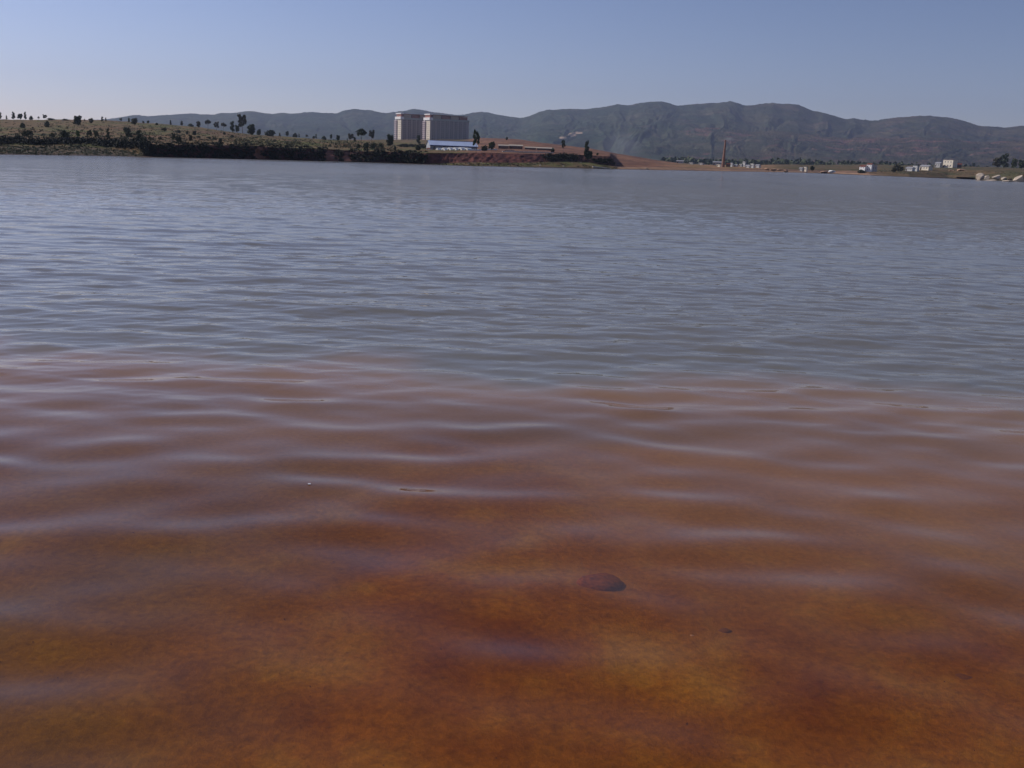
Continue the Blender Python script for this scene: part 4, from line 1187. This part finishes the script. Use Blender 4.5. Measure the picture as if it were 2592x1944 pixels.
# submerged stones
M_SILTSTONE = simple('silt_coated_stone', (0.17, 0.052, 0.006), 1.0, 0.45, 5, spec=0.0, bump=0.6)
def bed_stone(px, py, wpx, hpx, label, mat=M_DROCK, name='submerged_stone', seed=1, dz=0.0):
    a, e = azel(px, py)
    D = 6.0
    for _ in range(20):
        x, y = math.sin(a) * D, math.cos(a) * D
        zb = -float(depth_at(np.array([x]), np.array([y]))[0]); D = (CAM_H - zb) / -e
    w = wpx * math.hypot(D, CAM_H) / F / 2
    me = rock_mesh(seed, soft=True); me.materials.append(mat); o = bpy.data.objects.new(name, me); COL.objects.link(o)
    o.location = (x, y, zb + dz - w * .12); o.scale = (w, w * .75, w * .42); tag(o, label, 'stone'); return o
bed_stone(1521, 1478, 120, 40, 'dark brown sunken stone right of centre under the shallow water', seed=60, dz=.012, mat=M_SILTSTONE)
bed_stone(1835, 1597, 34, 10, 'small dark sunken stone right of and below the larger one', seed=61)
bed_stone(2440, 1714, 60, 14, 'dark flat sunken stone near the lower right corner', seed=62, dz=-.02)
bed_stone(1752, 1609, 13, 8, 'tiny pale pebble beside the small dark sunken stone', mat=M_RUB, name='pebble', seed=63)
bed_stone(640, 1812, 70, 14, 'half buried dark stone at the lower left of the shallows', mat=M_BRICKR, seed=64, dz=-.05)
a_, D_ = water_dist(783, 1229)
o = box_obj('floating_chip', (-.012, .012, -.01, .01, 0, .006), M_WHITE, None); o.location = (math.sin(a_) * D_, math.cos(a_) * D_, .012)
tag(o, 'tiny white chip floating on the shallow water left of centre', 'floating chip')
# grit and plant scraps lying on the silt
out = []
px_ = RNG.uniform(-4.5, 4.5, 520); py_ = RNG.uniform(3.6, 11, 520)
zz = -depth_at(px_, py_) + 0.012 * fbm(px_ * 3, py_ * 3, 4) + 0.006
me = quads_mesh('bed_litter', leaf_quads(np.stack([px_, py_, zz], 1), RNG.uniform(0.002, 0.007, 520)), simple('brown_litter', (0.11, 0.045, 0.01), .9, .5, 5))
o = bpy.data.objects.new('bed_litter', me); COL.objects.link(o); tag(o, 'dark scraps and grit lying on the orange silt', kind='stuff')
# thin, low, near-black strip at water level, parallel to the cliff
v, f = [], []
N = 160
for k in range(N):
    px = 600 + 480 * k / (N - 1)
    y = np.interp(px, [600, 700, 850, 1000, 1080], [405.5, 408.3, 411.7, 415.3, 418.3])
    a, D = water_dist(px, y)
    hh = (.035 * math.sin(math.pi * k / (N - 1)) ** .5 + .02 * (random.random() - .5)) * 1.6
    for dd, z in ((-.5, -.05), (-.1, hh), (.5, hh), (1.0, -.05)):
        v.append((math.sin(a) * (D + dd), math.cos(a) * (D + dd), z))
for k in range(N - 1):
    for j in range(3): f.append((4 * k + j, 4 * k + j + 1, 4 * k + j + 5, 4 * k + j + 4))
o = mesh_obj('dark_bar', v, f, simple('dark_bar_surface', (0.035, 0.028, 0.03), .6, .3, 1.0), None); tag(o, kind='structure')

# ------------------------------------------------------------------ smoke
def smoke(name, loc, size, dens, label):
    v, f = [], []; box(v, f, -1, 1, -1, 1, -1, 1)
    m = bpy.data.materials.new('smoke'); m.use_nodes = True
    n, l = m.node_tree.nodes, m.node_tree.links; n.clear()
    out = n.new('ShaderNodeOutputMaterial'); pv = n.new('ShaderNodeVolumePrincipled'); pv.inputs['Color'].default_value = (.85, .87, .92, 1)
    tc = n.new('ShaderNodeTexCoord'); gr = n.new('ShaderNodeTexGradient'); gr.gradient_type = 'SPHERICAL'; l.new(tc.outputs['Object'], gr.inputs[0])
    nz = n.new('ShaderNodeTexNoise'); nz.inputs['Scale'].default_value = 2.5; nz.inputs['Detail'].default_value = 4; l.new(tc.outputs['Object'], nz.inputs['Vector'])
    a = n.new('ShaderNodeMath'); a.operation = 'MULTIPLY'; l.new(gr.outputs['Fac'], a.inputs[0]); l.new(nz.outputs['Fac'], a.inputs[1])
    b = n.new('ShaderNodeMath'); b.operation = 'MULTIPLY'; b.inputs[1].default_value = dens; l.new(a.outputs[0], b.inputs[0])
    l.new(b.outputs[0], pv.inputs['Density']); l.new(pv.outputs[0], out.inputs['Volume'])
    o = mesh_obj(name, v, f, m); o.location = loc; o.scale = size; tag(o, label, kind='stuff')
smoke('chimney_smoke', (ctop[0] + 1.6, ctop[1], ctop[2] + .6), (3.2, 1.6, 1.2), .25, 'thin wisp of smoke drifting right from the chimney top')
sl = at(1575, 370, 1500)
smoke('smoke_plume', tuple(sl), (38, 30, 26), .018, 'faint white smoke rising behind the end of the red hill')

# ------------------------------------------------------------------ haze
v, f = [], []; box(v, f, -5200, 5200, -60, 7400, -6, 480)
m = bpy.data.materials.new('haze'); m.use_nodes = True
n, l = m.node_tree.nodes, m.node_tree.links; n.clear()
out = n.new('ShaderNodeOutputMaterial'); pv = n.new('ShaderNodeVolumePrincipled')
pv.inputs['Color'].default_value = (.62, .72, 1.0, 1); pv.inputs['Density'].default_value = 0.000085; pv.inputs['Anisotropy'].default_value = 0.3
l.new(pv.outputs[0], out.inputs['Volume'])
o = mesh_obj('haze', v, f, m); tag(o, kind='stuff', label='thin blue haze over the whole valley')
